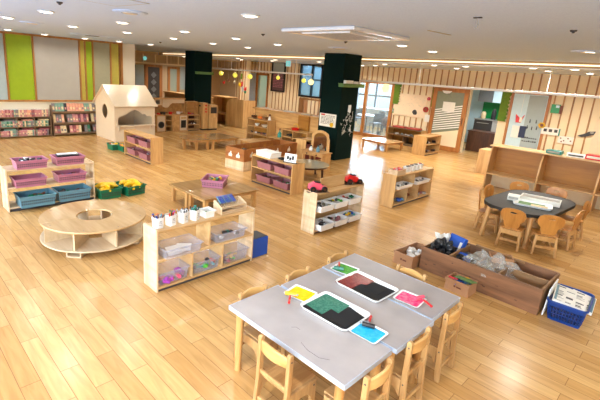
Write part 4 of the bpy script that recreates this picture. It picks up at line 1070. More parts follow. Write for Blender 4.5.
# toy fridge and stove tower in front of the left column
t = thing('play_cooker', 'narrow honey-coloured toy tower with red and black knobs before the left column', 'toy cooker', (-12.37,8.64,0))
MB().box(-.36,0,0,.22,.05,.96).build('cabinet_body', M['honeyz'], t, .004)
for z, m in ((.88,'red'),(.76,'red'),(.66,'red')): MB().at(0,.12,z,0,0,R(90)).cyl(0,0,0,.03,.03,14).at().build('knob', M[m], t)
MB().at(-.18,0,.86,0,R(90)).cyl(0,0,0,.03,.03,14).at().build('knob', M['black'], t)
MB().box(-.34,-.01,.01,.21,0,.05).build('plinth', M['black'], t)
t = thing('play_fridge', 'honey-coloured toy unit with a black window before the left column', 'toy refrigerator', (-12.33,8.88,0))
MB().box(-.4,0,0,.38,.05,.90).build('cabinet_body', M['honeyz'], t, .004)
MB().box(0,.012,.01,.37,.46,.885).build('door', M['honeyz'], t, .003); MB().box(0,.012,.01,.37,.06,.45).build('door', M['honeyz'], t, .003)
MB().box(.012,.02,.06,.32,.60,.82).build('black_window', M['black'], t, .006)
MB().box(-.38,-.01,.01,.37,0,.05).build('plinth', M['black'], t)
# counter partition in the far hall
t = thing('counter_partition', 'long honey-coloured counter far behind the playhouse roof', 'counter', (-17.2,9.9,0))
MB().box(0,3.2,0,.05,0,1.0).build('front_panel', M['honey'], t); MB().box(-.02,3.22,-.06,.4,1.0,1.04).build('counter_top', M['blond'], t)
for x in (0,1.6,3.15): MB().box(x,x+.05,.05,.36,0,1.0).build('side_panel', M['honey'], t)
# arched desk between the left column and the batten pillar
t = thing('study_carrel', 'honey-coloured desk with a rounded tall end panel behind the left column', 'desk', (-14.4,10.45,0))
MB().prism([(1.02,0),(2.1,0),(2.1,1.08),(1.4,1.08),(1.2,1.02),(1.07,.9),(1.02,.74)], 0, .04, 'y').build('rounded_panel', M['honeyz'], t, .004)
for x in (0,1.05,2.06): MB().box(x,x+.04,.04,.6,0,1.06 if x != 1.05 else .7).build('side_panel', M['honeyz'], t)
MB().box(.04,1.02,.56,.6,0,1.06).build('back_panel', M['deskback'], t); MB().box(.04,1.02,.02,.56,.38,.42).build('shelf_board', M['honey'], t)
MB().box(0,1.0,-.02,.6,1.06,1.09).build('top_board', M['honey'], t)
# batten pillar
pl = MB().box(-.21,.21,-.12,.12,0,ZB)
t = tag(pl.build('batten_pillar', M['cream']), 'slim cream pillar with wooden battens left of the pale blue wall', 'pillar', loc=(-15.0,12.75,0))
b_ = MB()
for x in (-.19,-.02,.14): b_.box(x,x+.05,-.145,-.12,0,ZB)
b_.build('batten', M['slat'], t)
for k,(x,z,m) in enumerate([(-.2,1.9,'leaf'),(-.12,1.55,'red'),(.0,1.35,'grey')]):
    tag(MB().box(-.06,.06,-.012,0,-.12,.12).build('pinned_card', M[m]), '%s card pinned on the slim batten pillar' % ['green','red','grey'][k], 'card', 'cards on the slim pillar', (-14.95+x*.6,12.60,z))
# hanging craft animals by the first bulbs
for k,(x,z,m,nm) in enumerate([(-14.0,1.72,'brownp','brown'),(-14.3,1.62,'red','red'),(-13.6,1.68,'creamw','cream'),(-13.25,1.6,'yellow','yellow'),(-12.9,1.45,'red','red and green')]):
    t = thing('hanging_ornament', 'small %s craft ornament hanging by the left rail, %s' % (nm, ['below the first bulb','leftmost','right of the first bulb','below the second bulb','by the pillar'][k]), 'ornament', (x,11.0,z))
    MB().blob((0,0,0),(.07,.03,.06),k,.3,2,2).build('body', M[m], t, smooth=True); MB().blob((.05,0,.06),(.035,.025,.035),k,.2,2,1).build('head', M[m], t)
    MB().cyl(0,0,.05,ZB-z,.002,5).build('string', M['white'], t)
    if k == 4: MB().blob((0,0,-.1),(.06,.03,.06),k,.3,2,2).build('tail', M['green'], t)

# ------------------------------------------------------------------ long counter with toys in the middle
t = thing('long_counter', 'long honey-coloured counter partition with a blond top before the batten wall', 'counter', (-9.98,8.98,0))
CL = 2.66
MB().box(0,CL,0,.04,0,1.03).build('front_panel', M['honey'], t); MB().box(-.03,CL+.03,-.10,.38,1.03,1.065).build('counter_top', M['blond'], t, .006)
for x in (0,1.25,2.45,CL-.04): MB().box(x,x+.04,.04,.34,0,1.03).build('side_panel', M['honey'], t)
MB().box(CL-.75,CL-.35,-.06,0,.45,1.03).build('post_board', M['deskback'], t)
toy_shelf('open toy shelf with bowls in front of the left end of the long counter', (-9.95,8.62,0), 0, .95, .33, .76, [.28,.52], [], 'honey', 'honeyz', mback='deskback')
def bowl(loc, m, label, r=.08):
    tag(MB().lathe([(0,0),(r*.5,0),(r,.07),(r*.94,.07),(r*.45,.01),(0,.01)], 18).build('toy_bowl', M[m], smooth=True), label, 'toy bowl', loc=loc)
bowl((-9.6,8.74,.535), 'whitep', 'white toy bowl in the left shelf at the counter, middle level')
bowl((-9.25,8.74,.535), 'creamw', 'cream toy bowl in the left shelf at the counter, middle level', .11)
for k,(x,m,nm) in enumerate([(-9.8,'darkwood','dark'),(-9.5,'orangep','orange'),(-9.3,'planter','brown')]):
    t = thing('toy_basket', '%s toy basket on top of the left shelf at the counter' % nm, 'toy basket', (x,8.78,.765))
    MB().bin(.16,.12,.07,.006,.015).build('tub', M[m], t); MB().tube([(-.07,0,.06),(-.04,0,.13),(.04,0,.13),(.07,0,.06)], .006, 6).build('handle', M[m], t)
toys((-9.5,8.75,.30), 0, .7, .1, 9, [('dark','dark'),('brownp','brown'),('rose','rose'),('whitep','white')], 'toys on the lower level at the counter', 'toy on the lower level of the left counter shelf', .0, .04)
toys((-9.5,8.75,.05), 0, .7, .1, 8, [('dark','dark'),('brownp','brown')], 'toys on the bottom of the counter shelf', 'toy on the bottom of the left counter shelf', .0, .045)
t = thing('doll_figure', 'small doll with white dress on the end of the left counter shelf', 'doll', (-9.08,8.76,.765))
MB().lathe([(.05,0),(.045,.02),(.02,.11),(.018,.12)],14).build('dress', M['whitep'], t, smooth=True); MB().blob((0,0,.15),(.035,.035,.038),amp=0).build('head', M['brownp'], t, smooth=True)
t = thing('play_bench', 'low honey-coloured play desk between the two counter shelves', 'play desk', (-8.86,8.56,0))
MB().box(0,.6,0,.38,.30,.33).build('top_board', M['honey'], t)
for x in (0,.57): MB().box(x,x+.03,0,.38,0,.30).build('side_panel', M['honeyz'], t)
t = thing('toy_bottle', 'green toy bottle standing on the low play desk', 'toy bottle', (-8.6,8.75,.332))
MB().lathe([(.0,0),(.06,0),(.07,.08),(.05,.13),(.02,.16),(.02,.2),(0,.2)],14).build('bottle_body', M['teal'], t, smooth=True); MB().cyl(0,0,.2,.25,.026,10).build('cap', M['brownp'], t)
toy_shelf('stepped toy shelf with dark toys before the counter, nearer the right column', (-8.2,8.42,0), 0, .95, .38, .66, [.24,.45], [(.42,.05,.62)], 'honey', 'honeyz', mback='deskback')
toys((-8.0,8.55,.46), 0, .3, .1, 5, [('black','black'),('dark','dark')], 'dark toys high in the stepped shelf', 'toy in the upper left cell of the stepped shelf', .0, .05)
toys((-8.0,8.55,.25), 0, .3, .1, 5, [('black','black'),('rose','rose')], 'dark toys in the stepped shelf', 'toy in the middle left cell of the stepped shelf', .0, .05)
toys((-7.5,8.55,.05), 0, .3, .1, 5, [('rose','rose'),('whitep','white')], 'toys low in the stepped shelf', 'toy low in the right cell of the stepped shelf', .0, .05)
t = thing('toy_basket', 'round red and yellow toy basket with handle on the stepped shelf', 'toy basket', (-7.85,8.6,.648))
MB().lathe([(0,0),(.10,0),(.13,.06),(.12,.06),(.09,.01),(0,.01)],18).build('tub', M['red'], t, smooth=True)
MB().tube([(-.11*1,0,.05),(-.07,0,.15),(0,0,.18),(.07,0,.15),(.11,0,.05)], .008, 6).build('handle', M['yellow'], t)
# papers and small things on the counter top
for k,(x,w,m,h,lb) in enumerate([(-8.6,.3,'whitep',.02,'flat white tray on the long counter'),(-7.9,.28,'bcream',.03,'cream booklet on the long counter'),(-6.95,.3,'whitep',.03,'white magazine with red edge on the right end of the long counter')]):
    t = thing('booklet', lb, 'booklet', (x,9.1,1.066), R(10*k))
    MB().box(-w/2,w/2,-.1,.1,0,h).build('cover', M[m], t); MB().box(-w/2,w/2,-.104,-.1,0,h*.6).build('edge', M['red' if k == 2 else 'grey'], t)
# chairs and pram behind the counter: small turned-wood things by the window
t = thing('wooden_playrack', 'spindled wooden rack behind the right end of the long counter', 'wooden rack', (-9.4,10.6,0))
for x in [.0+.16*k for k in range(8)]: MB().cyl(x,0,.9,1.36,.016,8).build('spindle', M['slat'], t)
MB().box(-.05,1.2,-.03,.03,1.36,1.41).build('top_rail', M['slat'], t); MB().box(-.05,1.2,-.03,.03,.87,.91).build('bottom_rail', M['slat'], t)
for x in (-.05,1.16): MB().box(x,x+.04,-.2,.2,0,1.41).build('side_panel', M['slat'], t)

# ------------------------------------------------------------------ toy crate with animal cut-outs
t = thing('play_crate', 'orange and pale wooden play crate with white animal cut-outs', 'crate', (-7.38,5.80,0), R(6))
cw, cd, chh = .58, 1.95, .49
for nm, args in (('lower_board', (0,cw,0,.02)),('lower_board',(0,cw,cd-.02,cd)),('lower_board',(0,.02,.02,cd-.02)),('lower_board',(cw-.02,cw,.02,cd-.02))):
    MB().box(*args, 0, .21).build(nm, M['palez'] , t)
    MB().box(*args, .211, chh-.0).build('upper_board', M['crateo'], t)
def animal(ori, u, v, s, mt='paper'):
    c_ = [(-.9,-1),(.8,-1),(.95,-.3),(.7,.2),(.35,.35),(.5,.8),(.2,1.1),(-.1,.75),(-.2,.3),(-.7,.2),(-1,-.4)]
    pts = [(u+a*s, v+b*s) for a, b in c_]
    m_ = MB()
    if ori == 'f': m_.prism(pts, -.004, .0, 'y')
    elif ori == 'i': m_.prism(pts, .02, .024, 'x')
    else: m_.prism(pts, cw, cw+.004, 'x')
    m_.build('animal_cutout', M[mt], t)
animal('f', .16, .34, .06); animal('f', .40, .34, .06)
for k in range(6): animal('i', .25+.27*k, .38, .06, 'deskback')
animal('r', .25, .36, .06); 
for k in range(4): animal('r', .25+.45*k, .36, .06)
t = thing('printed_pillow', 'red and white printed pillow stuffed inside the play crate', 'pillow', (-6.98,6.05,.30), R(10))
MB().blob((0,0,0),(.14,.10,.16),3,.12,1.5,3).build('pillow_body', M['paper'], t, smooth=True)
MB().blob((.05,-.05,.03),(.07,.06,.07),5,.2,2,2).build('red_print', M['red'], t, smooth=True); MB().blob((-.03,0,.13),(.10,.07,.05),6,.2,2,2).build('black_print', M['black'], t, smooth=True)
# ------------------------------------------------------------------ play vanity, small shelf
t = thing('play_vanity', 'honey-coloured play vanity with arched mirror and two drawers', 'vanity', (-6.63,7.56,0))
vw = .64
MB().box(0,vw,0,.32,.30,.385).build('drawer_box', M['honey'], t, .004)
MB().prism([(-.02,-.03),(.17,-.045),(.32,-.015),(.47,-.045),(.66,-.03),(.66,.34),(-.02,.34)], .385, .405).build('top_board', M['honey'], t, .004)
for x in (0,vw-.04):
    for y in (0,.28): MB().box(x,x+.04,y,y+.04,0,.30).build('leg', M['honeyz'], t)
MB().box(vw-.02,vw,.04,.28,.0,.30).build('side_panel', M['honeyz'], t)
for k in (0,1):
    d_ = MB().box(.03+.30*k,.31+.30*k,-.012,0,.31,.375).build('drawer', M['honey'], t, .003)
    MB().at(.17+.30*k,-.012,.343,0,R(90)).cyl(0,0,0,.02,.016,12).at().build('knob', M['darkwood'], d_)
n = 24; outer = [(.04,.405)]+[(.32-.27*math.cos(PI*k/n)*(1+.07*math.sin(6*PI*k/n)), .70+.20*math.sin(PI*k/n)) for k in range(n+1)]+[(.60,.405)]
inner = [(.11,.42)]+[(.32-.20*math.cos(PI*k/n), .69+.145*math.sin(PI*k/n)) for k in range(n+1)]+[(.53,.42)]
MB().ringprism(outer, inner, .26, .29, 'y').build('mirror_frame', M['honeyz'], t, .005)
MB().prism(inner, .272, .276, 'y').build('mirror', M['mirror'], t)
t2 = thing('toy_bottle', 'small white toy bottle on the play vanity, left', 'toy bottle', (-6.44,7.66,.406)); MB().lathe([(0,0),(.045,0),(.05,.05),(.02,.08),(.02,.1),(0,.1)],12).build('bottle_body', M['whitep'], t2, smooth=True); MB().cyl(0,0,.1,.13,.022,10).build('cap', M['black'], t2)
t2 = thing('toy_bottle', 'blue and white toy bottle on the play vanity, right', 'toy bottle', (-6.22,7.66,.406)); MB().lathe([(0,0),(.045,0),(.05,.07),(.02,.11),(.02,.13),(0,.13)],12).build('bottle_body', M['blue'], t2, smooth=True); MB().cyl(0,0,.13,.16,.022,10).build('cap', M['black'], t2)
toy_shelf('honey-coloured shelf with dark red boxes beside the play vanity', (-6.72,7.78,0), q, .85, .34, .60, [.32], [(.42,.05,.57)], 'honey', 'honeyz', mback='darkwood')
for y in (.2,.62):
    for z,zn in ((.06,'lower'),(.335,'upper')):
        tag(MB().bin(.34,.26,.15,.006,.01).build('dark_red_box', mat('dark_red_wood', (112,44,40), .5)), 'dark red open box in the %s %s cell beside the vanity' % (zn, 'near' if y < .4 else 'far'), 'box', 'dark red boxes', W2((-6.72,7.78,0), q, y, .15, z), q)
# things fixed to the right column
tag(MB().box(-.275,.275,-.008,0,0,.34).build('notice_sheet', M['paper']), 'white notice sheet with yellow patch on the dark green column', 'notice', loc=(-6.97,8.868,.86))
ns = bpy.data.objects['notice_sheet']; l = MB(); rr = random.Random(4)
for k in range(7):
    z = .28-.035*k; x = -.22
    while x < .18:
        w_ = rr.uniform(.02,.07); l.box(x,x+w_,-.010,-.008,z,z+.014); x += w_+.02
l.build('printed_line', M['spk_black'], ns); 
MB().at(.15,-.010,.06,0,R(90)).cyl(0,0,-.001,.002,.06,16).at().build('yellow_patch', M['yellow'], ns); MB().box(-.23,-.1,-.0105,-.008,.29,.325).build('red_heading', M['red'], ns)
cd_ = thing('chalk_drawing', 'white chalk-like branching drawing on the dark green column side', 'drawing', (-6.612, 9.2, .9))
r = random.Random(5)
for k in range(30):
    y = r.uniform(-.23,.28); z = r.uniform(-.1,.3) - (.22*r.random() if y < -.05 else 0)
    p = [(0,y,z)]
    for j in range(4): p.append((0, p[-1][1]+r.uniform(-.05,.06), p[-1][2]+r.uniform(-.07,.05)))
    MB().tube(p, .004, 4).build('chalk_line', M['white'], cd_)
t = thing('wall_phone', 'white wall telephone on the side of the right green column', 'telephone', (-6.60,9.27,1.27))
MB().box(-.015,.02,-.05,.05,0,.19).build('base', M['whitep'], t, .01); MB().box(.02,.05,-.035,.0,-.01,.2).build('handset', M['whitep'], t, .012)
MB().tube([(.02,.0,0),(.03,-.03,-.07),(.02,-.08,-.02)], .005, 6).build('cord', M['whitep'], t)
for k in range(4): MB().box(.02,.023,.012,.03,.06+.03*k,.075+.03*k).build('button', M['grey'], t)
# ------------------------------------------------------------------ long open bench desk at the right
t = thing('partition_desk', 'long honey-coloured open partition desk with upright dividers at the right', 'desk', (-3.12,9.66,0))
DL = 4.6; DD = .42
MB().box(0,DL,DD-.02,DD,.34,.93).build('back_panel', M['deskback'], t)
MB().box(-.01,DL,0,DD+.01,.93,.955).build('top_board', M['birch'], t, .004)
MB().box(0,DL,.0,DD-.02,.325,.35).build('shelf_board', M['birch'], t, .004)
MB().box(0,DL,DD-.015,DD,.0,.325).build('lower_panel', M['cream'], t)
prof = [(0,0),(DD-.02,0),(DD-.02,.93),(.22,.93),(.10,.88),(.03,.72),(0,.5)]
for x in (0,.97,1.93,2.9,3.86): MB().prism(prof, x, x+.032, 'x').build('divider', M['honeyz'], t, .003)
def small(name, label, cat, loc, w, d, h, m, m2=None, rz=0):
    t = thing(name, label, cat, loc, rz)
    MB().box(-w/2,w/2,-d/2,d/2,0,h).build('body', M[m], t, .004)
    MB().box(-w*.4,w*.4,-d/2-.003,-d/2,h*.3,h*.75).build('printed_face', M[m2 or 'paper'], t)
    return t
small('storage_box', 'teal box on top of the partition desk', 'box', (-1.98,9.86,.956), .26, .2, .07, 'teal', 'greyp')
small('storage_box', 'long white box on top of the partition desk', 'box', (-1.62,9.86,.956), .30, .2, .06, 'whitep', 'dark', .1)
small('storage_box', 'flat red box with white print on top of the partition desk', 'box', (-1.33,9.87,.956), .26, .22, .09, 'red', 'paper', -.05)
# ------------------------------------------------------------------ round black-covered table and its chairs
BT = (-1.61,7.22,0)
t = thing('black_table', 'rounded low table wrapped in shiny black sheeting at the right', 'table', BT, R(-4))
ol = tray_outline(.93, 1.66, .40, 10)
MB().prism(ol, .475, .50).build('tabletop', M['blackcloth'], t, .008)
vs = []; n = len(ol)
sk = MB()
for k,(a,b) in enumerate(ol): vs.append((a*1.003,b*1.003,.499)); 
for k,(a,b) in enumerate(ol): vs.append((a*1.004,b*1.004,.455+.008*math.sin(k*1.9)))
sk.add(vs, [(i,(i+1)%n,n+(i+1)%n,n+i) for i in range(n)]).build('sheet_edge', M['blackcloth'], t, smooth=True)
for x, y in ((-.29,-.72),(.26,-.70),(.29,.66),(-.29,.66)): MB().tube([(x,y,.475),(x*1.08,y*1.08,0)], [.034,.030], 14).build('leg', M['blond'], t, smooth=True)
def kchair(label):
    t = thing('plywood_chair', label, 'chair', (0,0,0), 0, 'bent plywood chairs round the black table')
    pr = [(-.13,-.13),(.13,-.13),(.15,.14),(.10,.16),(-.10,.16),(-.15,.14)]
    MB().prism(pr, .275, .291).build('seat', M['orange'], t, .006)
    # back: waisted outline with an oval grip
    n = 36; out = []
    key = [(0,.30),(.07,.30),(.095,.34),(.10,.39),(.145,.44),(.155,.50),(.14,.55),(.10,.575),(.05,.585),(0,.588)]
    key = key + [(-a,b) for a,b in key[::-1][1:-1]]
    inner = []
    for k in range(len(key)):
        a = -PI/2 + 2*PI*k/len(key); inner.append((.042*math.cos(a), .525+.013*math.sin(a)))
    b = MB(); b.at(0,-.115,.0,0,R(0))
    m_ = MB().ringprism(key, inner, -.008, .008, 'y')
    m_.v = [(x, y-.125-.16*(z-.3)-.35*(.0225-x*x) if True else y, z) for x,y,z in m_.v]
    m_.build('backrest', M['orange'], t, .003)
    for sx in (-1,1):
        MB().tube([(sx*.115,-.11,.275),(sx*.135,-.15,0)], [.019,.017], 10).build('leg', M['blond'], t, smooth=True)
        MB().tube([(sx*.115,.12,.275),(sx*.135,.15,0)], [.019,.017], 10).build('leg', M['blond'], t, smooth=True)
        MB().tube([(sx*.125,-.13,.13),(sx*.125,.135,.13)], .012, 8).build('stretcher', M['blond'], t)
    MB().box(-.12,.12,-.145,-.12,.10,.135).build('stretcher', M['blond'], t, .003)
    MB().box(-.12,.12,-.13,-.11,.2,.265).build('seat_frame', M['blond'], t, .003)
    MB().box(-.12,.12,.11,.13,.2,.265).build('seat_frame', M['blond'], t, .003)
    return t
k0 = kchair('orange plywood chair seen from behind at the near left edge of the black table')
k0.location = (-1.56,6.36,0); k0.rotation_euler = (0,0,R(6))
for x, y, rz, lb in [(-1.20,6.50,R(26),'orange plywood chair seen from behind at the near right corner of the black table'),
                     (-2.05,6.84,R(-72),'orange plywood chair side-on at the left end of the black table'),
                     (-2.10,7.32,R(-98),'orange plywood chair mostly hidden behind the left end of the black table'),
                     (-1.95,8.00,R(-150),'orange plywood chair behind the black table, its curved top showing at left'),
                     (-1.50,8.12,R(178),'orange plywood chair behind the black table, its curved top showing at centre'),
                     (-1.12,7.65,R(112),'orange plywood chair at the far right corner of the black table'),
                     (-1.10,7.05,R(84),'orange plywood chair side-on at the right end of the black table')]:
    dup(k0, (x,y,0), rz, lb)
t = thing('white_tray', 'shallow white tray with pale coloured paper on the black table', 'tray', (-1.52,6.98,.502), R(12))
tray(MB(), .50, .34, .03, .05).build('tray', M['whitep'], t, smooth=True)
MB().box(-.18,.16,-.12,.10,.008,.012).build('green_sheet', M['leafl'], t); MB().box(-.02,.19,-.10,.02,.0125,.015).build('orange_sheet', M['bcream'], t)
t = thing('open_box', 'open white cardboard box with brown inside on the black table', 'box', (-1.50,7.30,.502), R(8))
MB().bin(.52,.24,.07,.006,.002).build('box_body', M['paper'], t); MB().box(-.2,.22,-.09,.09,.008,.03).build('brown_contents', M['card'], t)
small('storage_box', 'small white lidded box at the left of the trays on the black table', 'box', (-1.80,7.05,.502), .16, .14, .08, 'paper', 'greyp', .2)

# ------------------------------------------------------------------ long brown planter-like crate with packing material
PX, PY, PW, PD, PH = -2.0, 4.57, 1.26, .62, .28
t = thing('wooden_crate', 'long low weathered brown wooden crate lying open, full of packing material', 'crate', (PX,PY,0), R(-1))
MB().box(0,PW,0,.02,0,PH).build('front_board', M['planter'], t, .003)
MB().box(0,PW,PD-.02,PD,0,PH).build('back_board', M['planter'], t, .003)
for x in (0,PW-.02): MB().box(x,x+.02,.02,PD-.02,0,PH).build('end_board', M['planterin'], t, .002)
MB().box(.02,PW-.02,.02,PD-.02,0,.02).build('bottom_board', M['planterin'], t)
for x in (.30,.58,.83): MB().box(x,x+.02,.02,PD-.02,.02,PH-.01).build('divider', M['planterin'], t, .002)
MB().box(.85,PW-.02,.30,.32,.02,PH-.01).build('divider', M['planterin'], t, .002)
sm = MB(); r = random.Random(9)
for k in range(16):
    x = r.uniform(.05,PW-.08); z = r.uniform(.06,.24); sm.box(x,x+r.uniform(.01,.04),-.0012,0,z,z+r.uniform(.004,.012))
sm.build('scuff_mark', M['darkwood'], t)
if 0: MB().prism([(1.02,.05),(1.12,.02),(1.20,.03),(1.22,.16),(1.12,.17),(1.04,.12)], -.0016, 0, 'y').build('clear_tape', M['clear'], t)
if 0: MB().prism([(.0,.03),(.16,.02),(.18,.15),(.05,.2),(.0,.17)], -.0016, 0, 'y').build('clear_tape', M['clear'], t)
def crumple(name, label, cat, loc, rad, m, seed, group=None, amp=.55, sub=4, freq=2.6):
    o = MB().blob((0,0,rad[2]), rad, seed, amp, freq, sub).build(name, M[m], smooth=False)
    return tag(o, label, cat, group, loc)
crumple('clear_plastic_film', 'heap of crumpled clear plastic film in the middle of the brown crate', 'plastic film', (-1.32,4.83,.10), (.21,.20,.12), 'film', 2)
crumple('clear_plastic_film', 'smaller crumpled clear film spilling over the front of the brown crate', 'plastic film', (-1.33,4.68,.14), (.10,.07,.07), 'film', 5)
crumple('black_bag', 'crumpled black plastic bag at the left end of the brown crate', 'bag', (-1.86,4.80,.12), (.13,.12,.11), 'black', 3)
crumple('white_bag', 'crumpled white bag at the far left corner of the brown crate', 'bag', (-1.93,5.03,.10), (.09,.09,.12), 'paper', 6)
t = thing('blue_package', 'royal blue rectangular package standing up in the brown crate', 'package', (-1.80,5.00,.16), R(-20))
MB().at(0,0,0,0,R(-20)).box(-.11,.11,-.03,.03,0,.22).at().build('package_body', M['navy'], t, .008); MB().at(0,0,0,0,R(-20)).box(.06,.095,-.032,-.03,.02,.16).at().build('label', M['paper'], t)
toys((-1.62,4.9,.12), 0, .16, .3, 10, [('navy','blue'),('dark','dark'),('whitep','white'),('black','black')], 'small packed items in the brown crate', 'small packed item in the left part of the brown crate', .06, .045)
toys((-1.9,4.66,.12), 0, .14, .1, 5, [('brownp','brown'),('whitep','white')], 'items by the black bag', 'small item in front of the black bag in the brown crate', .08, .035)
t = thing('open_carton', 'small open grey-brown carton standing in the brown crate behind the film', 'carton', (-1.28,5.03,.05), R(25))
MB().bin(.24,.16,.26,.004,.0).build('carton_body', M['card'], t)
MB().at(0,-.08,.26,0,R(35)).box(-.11,.11,-.08,0,0,.003).at().build('flap', M['card'], t)
tag(MB().box(0,.55,-.012,.012,0,.02).build('wooden_strip', M['planterin']), 'loose wooden strip lying across the back of the brown crate', 'wooden strip', loc=(-1.6,5.16,PH+.001), rz=R(-8))
# cardboard boxes
def carton(loc, rz, w, d, h, label, items, group, what, m='card'):
    t = thing('cardboard_box', label, 'cardboard box', loc, rz)
    MB().bin(w,d,h,.005,.001).build('box_body', M[m], t)
    MB().box(-w/2-.002,w/2+.002,-d/2-.004,-d/2,h-.03,h).build('folded_edge', M[m], t)
    mk = MB(); mk.box(-.03,-.01,-d/2-.002,-d/2,h*.45,h*.6).box(.0,.05,-d/2-.002,-d/2,h*.45,h*.56)
    mk.build('printed_mark', M['brownp'], t)
    toys(loc, rz, w*.65, d*.55, len(items)*4, items, group, what, h*.5, .045, flat=.5)
    return t
carton((-2.14,4.70,0), R(-4), .26, .50, .155, 'small cardboard box of white scraps at the left end of the brown crate', [('whitep','white'),('paper','cream'),('whitep','white')], 'scraps in the left cardboard box', 'scrap in the cardboard box left of the crate')
t = carton((-1.45,4.43,0), R(-3), .26, .21, .135, 'small pinkish cardboard box of coloured felt in front of the brown crate', [('blue','light blue'),('red','red'),('navy','navy'),('black','black'),('yellow','yellow')], 'felt pieces in the front cardboard box', 'felt piece in the cardboard box before the crate')
tag(MB().at(0,0,0,0,R(-8)).prism([(-.10,-.05),(.09,-.06),(.12,.03),(.03,.06),(-.09,.05)],0,.006).at().build('felt_sheet', M['leafl'], bevel=.002), 'pale green felt sheet lying over the front cardboard box', 'felt sheet', loc=(-1.41,4.41,.15))
# blue laundry basket with newspapers
t = thing('blue_basket', 'royal blue plastic basket full of newspapers beside the brown crate', 'basket', (-.545,4.80,0), R(3))
bwid, bdep, bh = .32, .50, .20
def lerp_rect(k, z):
    f = .82+.18*z/bh
    return bwid/2*f, bdep/2*f
wv = MB()
for z0, z1 in ((0,.03),(.075,.085),(.115,.125),(.155,bh)):
    a0,b0 = lerp_rect(0,z0); a1,b1 = lerp_rect(0,z1)
    o0 = tray_outline(2*a0,2*b0,.04); o1 = tray_outline(2*a1,2*b1,.045); i0 = [(x*.975,y*.985) for x,y in o0]; i1 = [(x*.975,y*.985) for x,y in o1]
    n = len(o0); vs = [(x,y,z0) for x,y in o0]+[(x,y,z1) for x,y in o1]+[(x,y,z1) for x,y in i1]+[(x,y,z0) for x,y in i0]
    wv.add(vs, [(k*n+i,k*n+(i+1)%n,((k+1)%4)*n+(i+1)%n,((k+1)%4)*n+i) for k in range(4) for i in range(n)])
a1,b1 = lerp_rect(0,.155); a0,b0 = lerp_rect(0,.03)
o0 = tray_outline(2*a0,2*b0,.04); o1 = tray_outline(2*a1,2*b1,.043)
def per(o, u):
    L = [math.dist(o[i],o[(i+1)%len(o)]) for i in range(len(o))]; T_ = sum(L)*u
    for i, l_ in enumerate(L):
        if T_ <= l_: f = T_/max(l_,1e-9); return (o[i][0]+(o[(i+1)%len(o)][0]-o[i][0])*f, o[i][1]+(o[(i+1)%len(o)][1]-o[i][1])*f)
        T_ -= l_
    return o[0]
for k in range(56):
    u = k/56; p, p2 = per(o0,u), per(o1,u)
    wv.tube([(p[0]*.985,p[1]*.99,.03),(p2[0]*.985,p2[1]*.99,.155)], .0045, 4)
wv.box(-bwid*.39,bwid*.39,-bdep*.40,bdep*.40,0,.006)
wv.build('woven_tub', M['bluebask'], t)
oo = tray_outline(bwid+.02,bdep+.02,.06); ii = tray_outline(bwid-.012,bdep-.012,.045)
MB().ringprism(oo,ii,bh-.008,bh+.012).build('rim', M['bluebask'], t, .004)
nw = random.Random(3)
for k,(x,y,z,rz,tilt,w,d,m,lb) in enumerate([(-.555,4.78,.195,R(8),R(5),.26,.42,'paper','white newspaper lying tilted on top in the blue basket'),
                                  (-.46,4.83,.175,R(4),R(8),.20,.40,'paper','newspaper with blue and white print at the right in the blue basket')]):
    t = thing('newspaper', lb, 'newspaper', (x,y,z), rz)
    MB().at(0,0,0,0,0,tilt).box(-w/2,w/2,-d/2,d/2,0,.022).at().build('pages', M[m], t, .002)
    for c in range(3):
        tx = MB().at(0,0,0,0,0,tilt); yy = -d/2+.02
        while yy < d/2-.03:
            if nw.random() < .55:
                hh = nw.choice([.005,.005,.012,.022]); tx.box(-w/2+.02+c*w*.31,-w/2+.02+c*w*.31+w*.26*nw.uniform(.6,1),yy,yy+hh,.0222,.0228)
            yy += .022
        tx.at(); tx.build('lettering', M['dark'], t)
    MB().at(0,0,0,0,0,tilt).box(*( (w/2-.045,w/2-.005) if k else (-w/2+.01,-w/2+.03)),-d/2+.02,d/2-.02,.0229,.0235).at().build('colour_band', M['blue'], t)
t = thing('white_board', 'white board leaning upright between the brown crate and the blue basket', 'board', (-.718,4.78,0.0), R(2))
MB().at(0,0,0,0,0,R(4)).box(-.006,.006,-.17,.17,.002,.29).at().build('board', M['whitep'], t, .002); MB().at(0,0,0,0,0,R(4)).box(.0062,.0075,-.16,.16,.02,.27).at().build('face_sheet', M['paper'], t)

# ------------------------------------------------------------------ things on the back wall
YF = YB-.024
def pinned(name, label, cat, x, z, w, h, m, th=.012, group=None):
    t = thing(name, label, cat, (x, YF, z), 0, group)
    MB().box(-w/2,w/2,-th,0,-h/2,h/2).build('sheet', M[m], t, .002)
    return t
t = thing('notice_board', 'tall dark notice board with pink writing on the batten wall', 'notice board', (-14.07,YF,1.98))
MB().ringprism([(-.44,-.66),(.44,-.66),(.44,.68),(-.44,.68)],[(-.37,-.60),(.37,-.60),(.37,.62),(-.37,.62)],-.05,0,'y').build('frame', M['black'], t)
MB().box(-.37,.37,-.02,0,-.60,.62).build('panel', mat('dark_plum_board', (92,66,70), .6), t); MB().box(-.37,.37,-.024,-.02,.2,.62).build('upper_pane', M['bluep'], t)
wr = MB(); r = random.Random(12)
for k in range(9):
    x = -.3
    while x < .25: w_ = r.uniform(.04,.12); wr.box(x,x+w_,-.026,-.02,.1-.07*k,.13-.07*k); x += w_+.03
wr.build('written_line', M['pink'], t)
t = pinned('paper_mural', 'large cream paper mural with faint drawings right of the glass doors', 'mural', -7.39, 1.35, 1.22, .76, 'paper')
t.children[0].data.materials[0] = mat('cream_mural_paper', (240,216,184), .8, var=.03)
r = random.Random(21); fl_ = MB()
